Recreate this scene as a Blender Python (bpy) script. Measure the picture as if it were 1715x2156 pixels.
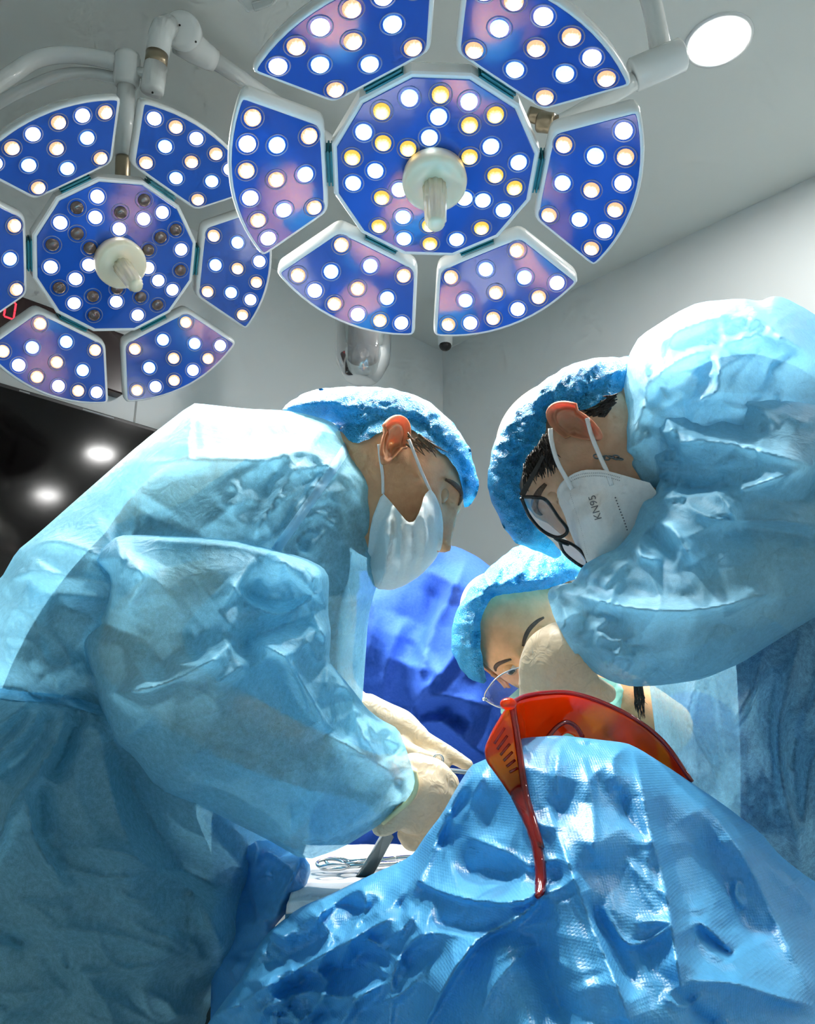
import bpy, bmesh, math, random
import numpy as np
from mathutils import Vector, Matrix
from mathutils.geometry import delaunay_2d_cdt
from mathutils.bvhtree import BVHTree

random.seed(7)
RNG = np.random.default_rng(7)
for _o in list(bpy.data.objects):
    bpy.data.objects.remove(_o, do_unlink=True)
SC = bpy.context.scene
COL = SC.collection

# ------------------------------------------------------------------ camera
PITCH = math.radians(17.0)
CAMZ = 1.05
FPX, CX, CY = 1720.0, 857.5, 1078.0          # focal length and centre in px of the 1715x2156 frame
cam_data = bpy.data.cameras.new('camera')
cam_data.sensor_fit = 'HORIZONTAL'
cam_data.sensor_width = 36.0
cam_data.lens = 36.0 * FPX / 1715.0
cam_data.clip_start = 0.02
cam = bpy.data.objects.new('camera', cam_data)
cam.location = (0, 0, CAMZ)
cam.rotation_euler = (math.radians(90) + PITCH, 0, 0)
COL.objects.link(cam)
SC.camera = cam

# ------------------------------------------------------------------ world, exposure
world = bpy.data.worlds.new('world')
SC.world = world
world.use_nodes = True
world.node_tree.nodes['Background'].inputs[0].default_value = (0, 0, 0, 1)   # closed room: only its lamps give light
world.node_tree.nodes['Background'].inputs[1].default_value = 0.0
SC.view_settings.view_transform = 'Standard'
SC.view_settings.look = 'None'
SC.view_settings.exposure = 0.85
SC.view_settings.gamma = 1.0
SC.view_settings.use_curve_mapping = False
SC.cycles.max_bounces = 4
SC.cycles.diffuse_bounces = 3
SC.cycles.glossy_bounces = 2
SC.cycles.transmission_bounces = 2
SC.cycles.transparent_max_bounces = 8
SC.cycles.use_adaptive_sampling = True
SC.cycles.adaptive_threshold = 0.09
SC.cycles.adaptive_min_samples = 12
SC.cycles.use_light_tree = False
SC.cycles.sample_clamp_indirect = 4.0
SC.cycles.caustics_reflective = False
SC.cycles.caustics_refractive = False

SPOT_MAIN = 26.0      # watts of each light source in the big lamp head
SPOT_LEFT = 17.0
LED_GLOW = 6.0
CEIL_GLOW = 120.0

# ------------------------------------------------------------------ pixel -> place
CP, SP = math.cos(PITCH), math.sin(PITCH)
def P(x, y, z):
    """point seen at pixel (x, y) whose distance along the lens axis is z metres"""
    a, b = (x - CX) / FPX * z, -(y - CY) / FPX * z
    return Vector((a, z * CP - b * SP, CAMZ + z * SP + b * CP))
def PN(x, y, z):
    a, b = (x - CX) / FPX * z, -(y - CY) / FPX * z
    return np.stack([a, z * CP - b * SP, CAMZ + z * SP + b * CP], -1)
def depth_of(p):
    return float(p[1]) * CP + (float(p[2]) - CAMZ) * SP
def camdir(x, y, z):
    """direction given as right, up, towards the viewer"""
    return Vector((x, -z * CP - y * SP, -z * SP + y * CP)).normalized()

# ------------------------------------------------------------------ materials
MATS = {}
def newmat(name):
    m = bpy.data.materials.new(name)
    m.use_nodes = True
    nt = m.node_tree
    nt.nodes.clear()
    out = nt.nodes.new('ShaderNodeOutputMaterial')
    MATS[name] = m
    return m, nt, out
def N(nt, t, **kw):
    n = nt.nodes.new(t)
    for k, v in kw.items():
        if k.startswith('i_'):
            key = k[2:]
            key = int(key) if key.isdigit() else key.replace('_', ' ')
            n.inputs[key].default_value = v
        else:
            setattr(n, k, v)
    return n
def rgba(c):
    return (c[0], c[1], c[2], 1.0)
def noise_tex(nt, scale, detail=4, rough=0.55, stretch=None):
    tc = N(nt, 'ShaderNodeTexCoord')
    src = tc.outputs['Object']
    if stretch:
        mp = N(nt, 'ShaderNodeMapping')
        mp.inputs['Scale'].default_value = stretch
        nt.links.new(src, mp.inputs[0]); src = mp.outputs[0]
    nz = N(nt, 'ShaderNodeTexNoise', i_Scale=scale, i_Detail=detail, i_Roughness=rough)
    nt.links.new(src, nz.inputs['Vector'])
    return nz
def ramp(nt, fac, stops):
    r = N(nt, 'ShaderNodeValToRGB')
    e = r.color_ramp.elements
    e[0].position, e[0].color = stops[0][0], rgba(stops[0][1])
    e[1].position, e[1].color = stops[-1][0], rgba(stops[-1][1])
    for p, c in stops[1:-1]:
        x = e.new(p); x.color = rgba(c)
    nt.links.new(fac, r.inputs[0])
    return r
def simple(name, col, rough=0.5, metal=0.0, spec=0.5, bump=None, var=0.0, coat=0.0, sss=0.0):
    m, nt, out = newmat(name)
    b = N(nt, 'ShaderNodeBsdfPrincipled')
    b.inputs['Base Color'].default_value = rgba(col)
    b.inputs['Roughness'].default_value = rough
    b.inputs['Metallic'].default_value = metal
    b.inputs['Specular IOR Level'].default_value = spec
    b.inputs['Coat Weight'].default_value = coat
    if sss:
        b.inputs['Subsurface Weight'].default_value = sss
        b.inputs['Subsurface Radius'].default_value = (0.012, 0.005, 0.002)
        b.inputs['Subsurface Scale'].default_value = 1.0
    if var:
        nz = noise_tex(nt, 14 if not bump else bump[0] * 0.35, 4)
        r = ramp(nt, nz.outputs[0], [(0.3, [c * (1 - var) for c in col]), (0.7, [min(1, c * (1 + var)) for c in col])])
        nt.links.new(r.outputs[0], b.inputs['Base Color'])
    if bump:
        nz = noise_tex(nt, bump[0], 2)
        bp = N(nt, 'ShaderNodeBump', i_Strength=bump[1], i_Distance=bump[2] if len(bump) > 2 else 0.002)
        nt.links.new(nz.outputs[0], bp.inputs['Height'])
        nt.links.new(bp.outputs[0], b.inputs['Normal'])
    nt.links.new(b.outputs[0], out.inputs[0])
    return m
def fabric(name, col, trans_col, trans=0.4, clear=0.0, rough=0.55, fib=900, fibvar=0.18, bump=0.25, spec=0.3, weave=None, film=0.0, crinkle=None):
    """thin non-woven cloth: scatters, lets light through, shows its fibres"""
    m, nt, out = newmat(name)
    b = N(nt, 'ShaderNodeBsdfPrincipled')
    b.inputs['Roughness'].default_value = rough
    b.inputs['Specular IOR Level'].default_value = spec
    b.inputs['Coat Weight'].default_value = film
    b.inputs['Coat Roughness'].default_value = 0.25
    t = N(nt, 'ShaderNodeBsdfTranslucent')
    t.inputs[0].default_value = rgba(trans_col)
    nz = noise_tex(nt, fib, 1, 0.7)
    cl = noise_tex(nt, 190, 2, 0.6)
    add = N(nt, 'ShaderNodeMath', operation='ADD'); mul = N(nt, 'ShaderNodeMath', operation='MULTIPLY', i_1=0.5)
    nt.links.new(nz.outputs[0], add.inputs[0]); nt.links.new(cl.outputs[0], add.inputs[1]); nt.links.new(add.outputs[0], mul.inputs[0])
    r = ramp(nt, mul.outputs[0], [(0.36, [c * (1 - fibvar) for c in col]), (0.64, [min(1, c * (1 + fibvar) + fibvar * 0.12) for c in col])])
    nt.links.new(r.outputs[0], b.inputs['Base Color'])
    bp = N(nt, 'ShaderNodeBump', i_Strength=bump, i_Distance=0.0015)
    nt.links.new(mul.outputs[0], bp.inputs['Height'])
    last = bp
    if weave:
        tc = N(nt, 'ShaderNodeTexCoord')
        vo = N(nt, 'ShaderNodeTexVoronoi', i_Scale=weave, feature='F1')
        vo.inputs['Randomness'].default_value = 0.15
        nt.links.new(tc.outputs['Object'], vo.inputs['Vector'])
        b2 = N(nt, 'ShaderNodeBump', i_Strength=0.35, i_Distance=0.001)
        nt.links.new(vo.outputs['Distance'], b2.inputs['Height']); nt.links.new(bp.outputs[0], b2.inputs['Normal'])
        last = b2
    if crinkle:
        cz = noise_tex(nt, crinkle[0], 2, 0.5); cz.inputs['Distortion'].default_value = 1.6
        ab = N(nt, 'ShaderNodeMath', operation='SUBTRACT', i_1=0.5); a2 = N(nt, 'ShaderNodeMath', operation='ABSOLUTE')
        nt.links.new(cz.outputs[0], ab.inputs[0]); nt.links.new(ab.outputs[0], a2.inputs[0])
        b3 = N(nt, 'ShaderNodeBump', i_Strength=crinkle[1], i_Distance=0.008); b3.invert = True
        nt.links.new(a2.outputs[0], b3.inputs['Height']); nt.links.new(last.outputs[0], b3.inputs['Normal']); last = b3
    nt.links.new(last.outputs[0], b.inputs['Normal']); nt.links.new(last.outputs[0], t.inputs['Normal'])
    mx = N(nt, 'ShaderNodeMixShader', i_0=trans)
    nt.links.new(b.outputs[0], mx.inputs[1]); nt.links.new(t.outputs[0], mx.inputs[2])
    last = mx
    if clear:
        tr = N(nt, 'ShaderNodeBsdfTransparent'); tr.inputs[0].default_value = rgba([0.5 + 0.5 * c for c in trans_col])
        m2 = N(nt, 'ShaderNodeMixShader')
        rr = N(nt, 'ShaderNodeMapRange', i_1=0.35, i_2=0.65, i_3=clear * 1.22, i_4=clear * 0.75)
        nt.links.new(mul.outputs[0], rr.inputs[0]); nt.links.new(rr.outputs[0], m2.inputs[0])
        nt.links.new(mx.outputs[0], m2.inputs[1]); nt.links.new(tr.outputs[0], m2.inputs[2])
        last = m2
    nt.links.new(last.outputs[0], out.inputs[0])
    return m
def clearmat(name, tint, gloss=0.12, rough=0.05, haze=0.0, haze_col=(1, 1, 1)):
    """clear or tinted plastic film / glass built from tinted see-through and a mirror coat"""
    m, nt, out = newmat(name)
    tr = N(nt, 'ShaderNodeBsdfTransparent'); tr.inputs[0].default_value = rgba(tint)
    gl = N(nt, 'ShaderNodeBsdfGlossy', i_Roughness=rough)
    fr = N(nt, 'ShaderNodeFresnel', i_IOR=1.5)
    mu = N(nt, 'ShaderNodeMath', operation='MULTIPLY_ADD', i_1=1.0, i_2=gloss * 0.4, use_clamp=True)
    nt.links.new(fr.outputs[0], mu.inputs[0])
    mx = N(nt, 'ShaderNodeMixShader')
    nt.links.new(mu.outputs[0], mx.inputs[0]); nt.links.new(tr.outputs[0], mx.inputs[1]); nt.links.new(gl.outputs[0], mx.inputs[2])
    last = mx
    if haze:
        df = N(nt, 'ShaderNodeBsdfTranslucent'); df.inputs[0].default_value = rgba(haze_col)
        d2 = N(nt, 'ShaderNodeBsdfDiffuse'); d2.inputs[0].default_value = rgba(haze_col)
        ad = N(nt, 'ShaderNodeMixShader', i_0=0.5)
        nt.links.new(df.outputs[0], ad.inputs[1]); nt.links.new(d2.outputs[0], ad.inputs[2])
        m2 = N(nt, 'ShaderNodeMixShader', i_0=haze)
        nt.links.new(mx.outputs[0], m2.inputs[1]); nt.links.new(ad.outputs[0], m2.inputs[2]); last = m2
    nt.links.new(last.outputs[0], out.inputs[0])
    return m
def glow(name, col, strength, sampled=True):
    m, nt, out = newmat(name)
    e = N(nt, 'ShaderNodeEmission', i_Strength=strength); e.inputs[0].default_value = rgba(col)
    nt.links.new(e.outputs[0], out.inputs[0])
    if not sampled:
        m.cycles.emission_sampling = 'NONE'
    return m
def skinmat(name, col, thru=0.0, thru_col=(1, 0.2, 0.05)):
    m, nt, out = newmat(name)
    b = N(nt, 'ShaderNodeBsdfPrincipled', i_Roughness=0.48)
    b.inputs['Specular IOR Level'].default_value = 0.35
    b.inputs['Subsurface Weight'].default_value = 0.25
    b.inputs['Subsurface Radius'].default_value = (0.010, 0.004, 0.002)
    b.inputs['Subsurface Scale'].default_value = 0.6
    nz = noise_tex(nt, 45, 3, 0.6)
    r = ramp(nt, nz.outputs[0], [(0.3, [col[0] * 0.88, col[1] * 0.82, col[2] * 0.78]), (0.55, col), (0.75, [min(1, c * 1.1) for c in col])])
    nt.links.new(r.outputs[0], b.inputs['Base Color'])
    n2 = noise_tex(nt, 420, 1)
    bp = N(nt, 'ShaderNodeBump', i_Strength=0.18, i_Distance=0.001)
    nt.links.new(n2.outputs[0], bp.inputs['Height']); nt.links.new(bp.outputs[0], b.inputs['Normal'])
    last = b
    if thru:
        t = N(nt, 'ShaderNodeBsdfTranslucent'); t.inputs[0].default_value = rgba(thru_col)
        mx = N(nt, 'ShaderNodeMixShader', i_0=thru)
        nt.links.new(b.outputs[0], mx.inputs[1]); nt.links.new(t.outputs[0], mx.inputs[2]); last = mx
    nt.links.new(last.outputs[0], out.inputs[0])
    return m

wall_m = simple('wall_paint', (0.78, 0.82, 0.81), 0.32, spec=0.4)
ceil_m = simple('ceiling_paint', (0.74, 0.78, 0.74), 0.7)
floor_m = simple('floor_vinyl', (0.35, 0.42, 0.45), 0.4, var=0.08)
white_m = simple('white_enamel', (0.78, 0.81, 0.79), 0.22, coat=0.4)
cream_m = simple('cream_plastic', (0.74, 0.69, 0.50), 0.25, coat=0.3)
grey_m = simple('grey_plastic', (0.35, 0.37, 0.36), 0.4)
bronze_m = simple('bronze_collar', (0.36, 0.29, 0.20), 0.28, metal=0.9)
steel_m = simple('steel', (0.62, 0.64, 0.64), 0.22, metal=1.0)
dsteel_m = simple('dark_steel', (0.16, 0.19, 0.20), 0.3, metal=0.9)
teal_m = simple('teal_rubber', (0.0, 0.16, 0.20), 0.45)
panel_m = simple('blue_panel', (0.012, 0.085, 0.42), 0.10, spec=0.5, coat=0.3)
ring_m = clearmat('led_ring', (0.55, 0.75, 1.0), 0.5, 0.1, 0.35, (0.55, 0.7, 1.0))
def ledmat(name, core, rim, k):
    """diode behind a small lens: brightest at its chip, coloured towards the lens edge"""
    m, nt, out = newmat(name)
    tc = N(nt, 'ShaderNodeTexCoord'); mp = N(nt, 'ShaderNodeMapping'); mp.inputs['Scale'].default_value = (66, 66, 0); mp.inputs['Location'].default_value = (0.0, 0.08, 0)
    ln = N(nt, 'ShaderNodeVectorMath', operation='LENGTH')
    nt.links.new(tc.outputs['Object'], mp.inputs[0]); nt.links.new(mp.outputs[0], ln.inputs[0])
    vo = N(nt, 'ShaderNodeTexVoronoi', i_Scale=260.0); nt.links.new(tc.outputs['Object'], vo.inputs['Vector'])
    ad = N(nt, 'ShaderNodeMath', operation='MULTIPLY_ADD', i_1=0.22); nt.links.new(vo.outputs['Distance'], ad.inputs[0]); nt.links.new(ln.outputs['Value'], ad.inputs[2])
    r = ramp(nt, ad.outputs[0], [(0.30, core), (0.72, [0.55 * a + 0.45 * b for a, b in zip(core, rim)]), (1.0, rim)])
    e = N(nt, 'ShaderNodeEmission', i_Strength=k); nt.links.new(r.outputs[0], e.inputs[0]); nt.links.new(e.outputs[0], out.inputs[0])
    m.cycles.emission_sampling = 'NONE'
    return m
led_w = ledmat('led_white', (1.0, 0.97, 0.92), (0.55, 0.50, 0.46), LED_GLOW * 0.55)
led_c = ledmat('led_cool', (1.0, 1.0, 1.0), (0.16, 0.34, 0.46), LED_GLOW * 0.55)
led_a = ledmat('led_warm', (1.0, 0.86, 0.66), (0.30, 0.17, 0.095), LED_GLOW * 0.38)
led_y = ledmat('led_yellow', (1.0, 0.82, 0.42), (0.34, 0.20, 0.035), LED_GLOW * 0.34)
led_off = simple('led_unlit', (0.09, 0.06, 0.05), 0.12, coat=0.6)
tv_m = simple('screen_black', (0.003, 0.002, 0.002), 0.09, spec=0.28)
tvf_m = simple('tv_frame', (0.02, 0.018, 0.018), 0.35)
black_m = simple('black_plastic', (0.012, 0.012, 0.013), 0.25)
red_led = glow('red_digits', (1.0, 0.03, 0.05), 1.6, False)
down_m = glow('downlight_glow', (1.0, 0.99, 0.97), CEIL_GLOW)
gown_m = fabric('gown_blue', (0.27, 0.64, 0.84), (0.42, 0.82, 1.0), 0.42, 0.34, fibvar=0.11, crinkle=(22, 0.35))
gown2_m = fabric('gown_blue_light', (0.30, 0.65, 0.87), (0.44, 0.82, 1.0), 0.42, 0.18, fibvar=0.07, crinkle=(22, 0.35))
sheer_m = fabric('gown_sheer', (0.30, 0.65, 0.87), (0.44, 0.82, 1.0), 0.42, 0.56, fibvar=0.08, crinkle=(22, 0.10))
capm = fabric('cap_blue', (0.03, 0.37, 0.70), (0.03, 0.45, 0.85), 0.20, 0.0, rough=0.38, fib=500, spec=0.45, bump=0.35, crinkle=(150, 0.9))
drape_m = fabric('drape_blue', (0.11, 0.50, 0.88), (0.10, 0.54, 1.0), 0.30, 0.0, rough=0.36, fib=700, spec=0.55, weave=520, fibvar=0.08, film=0.15)
tdrape_m = fabric('table_drape_blue', (0.10, 0.42, 0.82), (0.08, 0.45, 0.95), 0.25, 0.0, rough=0.35, fib=700, spec=0.5, fibvar=0.08)
royal_m = fabric('royal_blue_cotton', (0.018, 0.085, 0.44), (0.02, 0.10, 0.6), 0.12, 0.0, rough=0.75, fib=1400, spec=0.15, fibvar=0.1)
navy_m = simple('navy_scrubs', (0.010, 0.022, 0.085), 0.85, spec=0.15, bump=(300, 0.2))
dgreen_m = simple('dark_scrubs', (0.018, 0.045, 0.055), 0.85, spec=0.15, bump=(300, 0.2))
mask_m = fabric('mask_white_blue', (0.86, 0.95, 0.95), (0.9, 1.0, 1.0), 0.12, 0.0, fib=1300, fibvar=0.05, bump=0.15, spec=0.08, rough=0.85)
mint_m = fabric('mask_mint', (0.42, 0.84, 0.72), (0.4, 0.9, 0.75), 0.35, 0.0, fib=1300, fibvar=0.05, bump=0.15)
kn_m = fabric('respirator_white', (0.92, 0.88, 0.83), (1.0, 0.95, 0.9), 0.06, 0.0, fib=1300, fibvar=0.04, bump=0.12)
strap_m = simple('elastic_white', (0.85, 0.83, 0.80), 0.7, bump=(900, 0.3))
ink_m = simple('grey_ink', (0.18, 0.18, 0.19), 0.8)
glove_m = fabric('latex_cream', (0.86, 0.74, 0.53), (1.0, 0.78, 0.44), 0.2, 0.0, rough=0.42, fib=300, fibvar=0.05, bump=0.12, spec=0.4, crinkle=(38, 0.35))
glove2_m = glove_m
skin_l = skinmat('skin_tan', (0.70, 0.38, 0.20))
ear_l = skinmat('ear_tan', (0.70, 0.38, 0.20), 0.25, (1.0, 0.30, 0.10))
skin_r = skinmat('skin_pale_tan', (0.66, 0.40, 0.25))
ear_r = skinmat('ear_thin_skin', (0.66, 0.40, 0.25), 0.38, (1.0, 0.18, 0.05))
skin_w = skinmat('skin_warm', (0.84, 0.44, 0.21))
hair_m = simple('dark_hair', (0.018, 0.012, 0.009), 0.5, bump=(500, 0.8))
brow_m = simple('eyebrow_hair', (0.12, 0.07, 0.045), 0.8, bump=(900, 0.8))
eye_m = simple('eye_white', (0.75, 0.72, 0.70), 0.15)
iris_m = simple('iris_brown', (0.03, 0.017, 0.012), 0.1)
goggle_m = clearmat('orange_polycarbonate', (1.0, 0.46, 0.06), 0.12, 0.05, 0.34, (1.0, 0.09, 0.006))
goggle_d = clearmat('red_polycarbonate', (0.85, 0.09, 0.03), 0.25, 0.08, 0.32, (0.60, 0.014, 0.010))
lens_m = clearmat('spectacle_glass', (0.92, 0.88, 0.95), 0.25, 0.03)
clear_m = clearmat('clear_plastic', (0.93, 0.95, 0.95), 0.35, 0.08, 0.10, (0.85, 0.87, 0.87))
cloth_white = fabric('white_cover', (0.86, 0.88, 0.90), (0.9, 0.95, 1.0), 0.2, 0.0, fib=900, fibvar=0.04)
stitch_m = simple('stitch_grey', (0.45, 0.43, 0.42), 0.8)

# ------------------------------------------------------------------ object helpers
def tag(o, label=None, cat=None, group=None, kind=None):
    if label: o['label'] = label
    if cat: o['category'] = cat
    if group: o['group'] = group
    if kind: o['kind'] = kind
    return o
def thing(name, label, cat, loc=(0, 0, 0), group=None, mat=None):
    o = bpy.data.objects.new(name, None)
    o.empty_display_size = 0.1
    COL.objects.link(o)
    if mat is not None: o.matrix_world = mat
    else: o.location = loc
    bpy.context.view_layer.update()
    return tag(o, label, cat, group)
def attach(o, parent, world=True):
    if parent is not None:
        o.parent = parent
        if world:
            bpy.context.view_layer.update()
            o.matrix_parent_inverse = parent.matrix_world.inverted()
    return o
def mkmesh(name, verts, faces, mats, smooth=True, midx=None):
    me = bpy.data.meshes.new(name)
    me.from_pydata([tuple(map(float, v)) for v in verts], [], [tuple(int(i) for i in f) for f in faces])
    for m in (mats if isinstance(mats, (list, tuple)) else [mats]):
        me.materials.append(m)
    if smooth: me.polygons.foreach_set('use_smooth', [True] * len(me.polygons))
    if midx is not None: me.polygons.foreach_set('material_index', list(midx))
    me.update()
    return me
def obj(name, me, parent=None, world=True):
    o = bpy.data.objects.new(name, me)
    COL.objects.link(o)
    return attach(o, parent, world)
class MB:
    """collects closed pieces into one mesh"""
    def __init__(s): s.v, s.f, s.m = [], [], []
    def add(s, v, f, m=0):
        b = len(s.v)
        s.v += [tuple(x) for x in v]
        s.f += [tuple(i + b for i in q) for q in f]
        s.m += [m] * len(f)
        return s
    def mesh(s, name, mats, smooth=True): return mkmesh(name, s.v, s.f, mats, smooth, s.m)
    def build(s, name, mats, parent=None, world=True, smooth=True): return obj(name, s.mesh(name, mats, smooth), parent, world)
def tube(pts, rad, seg=12, flat=None, flatdir=None, caps=True):
    pts = [Vector(p) for p in pts]
    n = len(pts)
    if not isinstance(rad, (list, tuple)): rad = [rad] * n
    v, f = [], []
    t0 = (pts[1] - pts[0]).normalized()
    ref = Vector(flatdir) if flatdir is not None else (Vector((0, 0, 1)) if abs(t0.z) < 0.9 else Vector((1, 0, 0)))
    for i, p in enumerate(pts):
        t = (pts[min(i + 1, n - 1)] - pts[max(i - 1, 0)]).normalized()
        a = (ref - t * ref.dot(t)).normalized()
        b = t.cross(a)
        if flatdir is None: ref = a
        for k in range(seg):
            q = 2 * math.pi * k / seg
            v.append(p + a * math.cos(q) * rad[i] * (flat or 1.0) + b * math.sin(q) * rad[i])
    for i in range(n - 1):
        for k in range(seg):
            k2 = (k + 1) % seg
            f.append((i * seg + k, i * seg + k2, (i + 1) * seg + k2, (i + 1) * seg + k))
    if caps:
        f.append(tuple(range(seg - 1, -1, -1)))
        f.append(tuple((n - 1) * seg + k for k in range(seg)))
    return v, f
def smooth_path(pts, n=24):
    """Catmull-Rom through the points"""
    pts = [np.array(p, float) for p in pts]
    if len(pts) < 3:
        return [pts[0] + (pts[-1] - pts[0]) * t for t in np.linspace(0, 1, n)]
    q = [2 * pts[0] - pts[1]] + pts + [2 * pts[-1] - pts[-2]]
    out = []
    for t in np.linspace(0, len(pts) - 1, n):
        i = min(int(t), len(pts) - 2); u = t - i
        a, b, c, d = q[i], q[i + 1], q[i + 2], q[i + 3]
        out.append(0.5 * ((2 * b) + (c - a) * u + (2 * a - 5 * b + 4 * c - d) * u * u + (3 * b - a - 3 * c + d) * u ** 3))
    return out
def ball(c, r, nu=14, nv=10, M=None):
    v, f = [], []
    rr = r if isinstance(r, (tuple, list)) else (r, r, r)
    for j in range(nv + 1):
        th = math.pi * j / nv
        for i in range(nu):
            ph = 2 * math.pi * i / nu
            p = Vector((rr[0] * math.sin(th) * math.cos(ph), rr[1] * math.sin(th) * math.sin(ph), rr[2] * math.cos(th)))
            if M is not None: p = M @ p
            v.append(p + Vector(c))
    for j in range(nv):
        for i in range(nu):
            i2 = (i + 1) % nu
            f.append((j * nu + i, (j + 1) * nu + i, (j + 1) * nu + i2, j * nu + i2))
    return v, f
def lathe(prof, seg=32, M=None, flute=None):
    v, f = [], []
    for j, (r, z) in enumerate(prof):
        for i in range(seg):
            a = 2 * math.pi * i / seg
            rr = r * (1 + (flute[1] * math.cos(flute[0] * a) if flute and flute[2] <= j <= flute[3] else 0))
            p = Vector((rr * math.cos(a), rr * math.sin(a), z))
            v.append(M @ p if M is not None else p)
    for j in range(len(prof) - 1):
        for i in range(seg):
            i2 = (i + 1) % seg
            f.append((j * seg + i, j * seg + i2, (j + 1) * seg + i2, (j + 1) * seg + i))
    f.append(tuple(range(seg - 1, -1, -1)))
    f.append(tuple((len(prof) - 1) * seg + i for i in range(seg)))
    return v, f
def axes_to(d):
    d = Vector(d).normalized()
    return d.to_track_quat('Z', 'Y').to_matrix().to_4x4()
def boxv(lo, hi, M=None):
    v = [Vector((x, y, z)) for x in (lo[0], hi[0]) for y in (lo[1], hi[1]) for z in (lo[2], hi[2])]
    if M is not None: v = [M @ p for p in v]
    return v, [(0, 1, 3, 2), (4, 6, 7, 5), (0, 4, 5, 1), (2, 3, 7, 6), (0, 2, 6, 4), (1, 5, 7, 3)]
def bevel(o, w, seg=2):
    md = o.modifiers.new('bevel', 'BEVEL'); md.width = w; md.segments = seg; md.limit_method = 'ANGLE'
    return o
def remeshed(name, mb, voxel, mats, smooth_it=4, parent=None):
    """fuse overlapping closed pieces into one continuous skin"""
    me = mb.mesh('tmp', mats)
    o = bpy.data.objects.new('tmp', me); COL.objects.link(o)
    md = o.modifiers.new('r', 'REMESH'); md.mode = 'VOXEL'; md.voxel_size = voxel; md.use_smooth_shade = True
    if smooth_it:
        s = o.modifiers.new('s', 'SMOOTH'); s.factor = 0.5; s.iterations = smooth_it
    dg = bpy.context.evaluated_depsgraph_get(); dg.update()
    r = bpy.data.meshes.new_from_object(o.evaluated_get(dg))
    bpy.data.objects.remove(o, do_unlink=True)
    r.name = name
    r.materials.clear()
    for m in (mats if isinstance(mats, (list, tuple)) else [mats]): r.materials.append(m)
    r.polygons.foreach_set('use_smooth', [True] * len(r.polygons))
    return r
def mesh_arrays(me):
    return [tuple(v.co) for v in me.vertices], [tuple(p.vertices) for p in me.polygons]

# ------------------------------------------------------------------ cloth builder
FOLD = 2.3
TENT = 0.28
_perm = RNG.permutation(4096)
_g = RNG.random(4096) * 2 * np.pi
def perlin(x, y, seed=0):
    xi, yi = np.floor(x).astype(int), np.floor(y).astype(int)
    xf, yf = x - xi, y - yi
    def gr(ix, iy, dx, dy):
        h = _perm[(ix + _perm[(iy + seed * 131) & 4095]) & 4095]
        return np.cos(_g[h]) * dx + np.sin(_g[h]) * dy
    u, v = xf ** 3 * (xf * (xf * 6 - 15) + 10), yf ** 3 * (yf * (yf * 6 - 15) + 10)
    a = gr(xi, yi, xf, yf) * (1 - u) + gr(xi + 1, yi, xf - 1, yf) * u
    b = gr(xi, yi + 1, xf, yf - 1) * (1 - u) + gr(xi + 1, yi + 1, xf - 1, yf - 1) * u
    return (a * (1 - v) + b * v) * 1.6
def ridged(x, y, seed=0, octs=3):
    s, amp = 0, 1.0
    for k in range(octs):
        s = s + amp * (1 - 2 * np.abs(perlin(x * 2 ** k, y * 2 ** k, seed + k))); amp *= 0.5
    return s / 1.75
def folded(x, y, seed=0, k=6):
    """crumpled sheet: flat facets meeting in crisp creases"""
    rr = np.random.default_rng(seed + 500)
    wx, wy = x + 0.45 * perlin(x * 0.7, y * 0.7, seed + 11), y + 0.45 * perlin(x * 0.7, y * 0.7, seed + 17)
    h = np.zeros(np.shape(x))
    for i in range(k):
        an = rr.uniform(0, np.pi); lam = rr.uniform(0.9, 2.6); ph = rr.uniform(0, 10)
        u = (wx * np.cos(an) + wy * np.sin(an)) / lam + ph
        tri = np.abs((u % 2.0) - 1.0) * 2 - 1
        mk = np.clip(perlin(x * 0.33 + 3.7 * i, y * 0.33 - 2.1 * i, seed + 29 + i) * 1.8 + 0.45, 0, 1)
        h += tri * lam * mk
    return h * 0.75
def polydist(px, py, pts, flags=None):
    """distance, arc position 0..1 and side of the points with respect to an open polyline"""
    pts = np.array(pts, float)
    A, B = pts[:-1], pts[1:]
    L = np.hypot(*(B - A).T); cum = np.concatenate([[0], np.cumsum(L)]); tot = max(cum[-1], 1e-6)
    best = np.full(px.shape, 1e9); arc = np.zeros(px.shape); side = np.zeros(px.shape)
    for k in range(len(A)):
        if flags is not None and flags[k]: continue
        d = B[k] - A[k]; l2 = max((d ** 2).sum(), 1e-9)
        t = np.clip(((px - A[k, 0]) * d[0] + (py - A[k, 1]) * d[1]) / l2, 0, 1)
        ex, ey = px - (A[k, 0] + t * d[0]), py - (A[k, 1] + t * d[1])
        q = ex * ex + ey * ey
        m = q < best
        best = np.where(m, q, best); arc = np.where(m, (cum[k] + t * L[k]) / tot, arc)
        side = np.where(m, np.sign(d[0] * ey - d[1] * ex), side)
    return np.sqrt(best), arc, side
def inside(px, py, poly):
    r = np.zeros(px.shape, bool)
    n = len(poly)
    for i in range(n):
        x1, y1 = poly[i]; x2, y2 = poly[(i + 1) % n]
        c = ((y1 > py) != (y2 > py))
        with np.errstate(divide='ignore', invalid='ignore'):
            xx = (x2 - x1) * (py - y1) / (y2 - y1 + 1e-12) + x1
        r ^= c & (px < xx)
    return r
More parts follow.
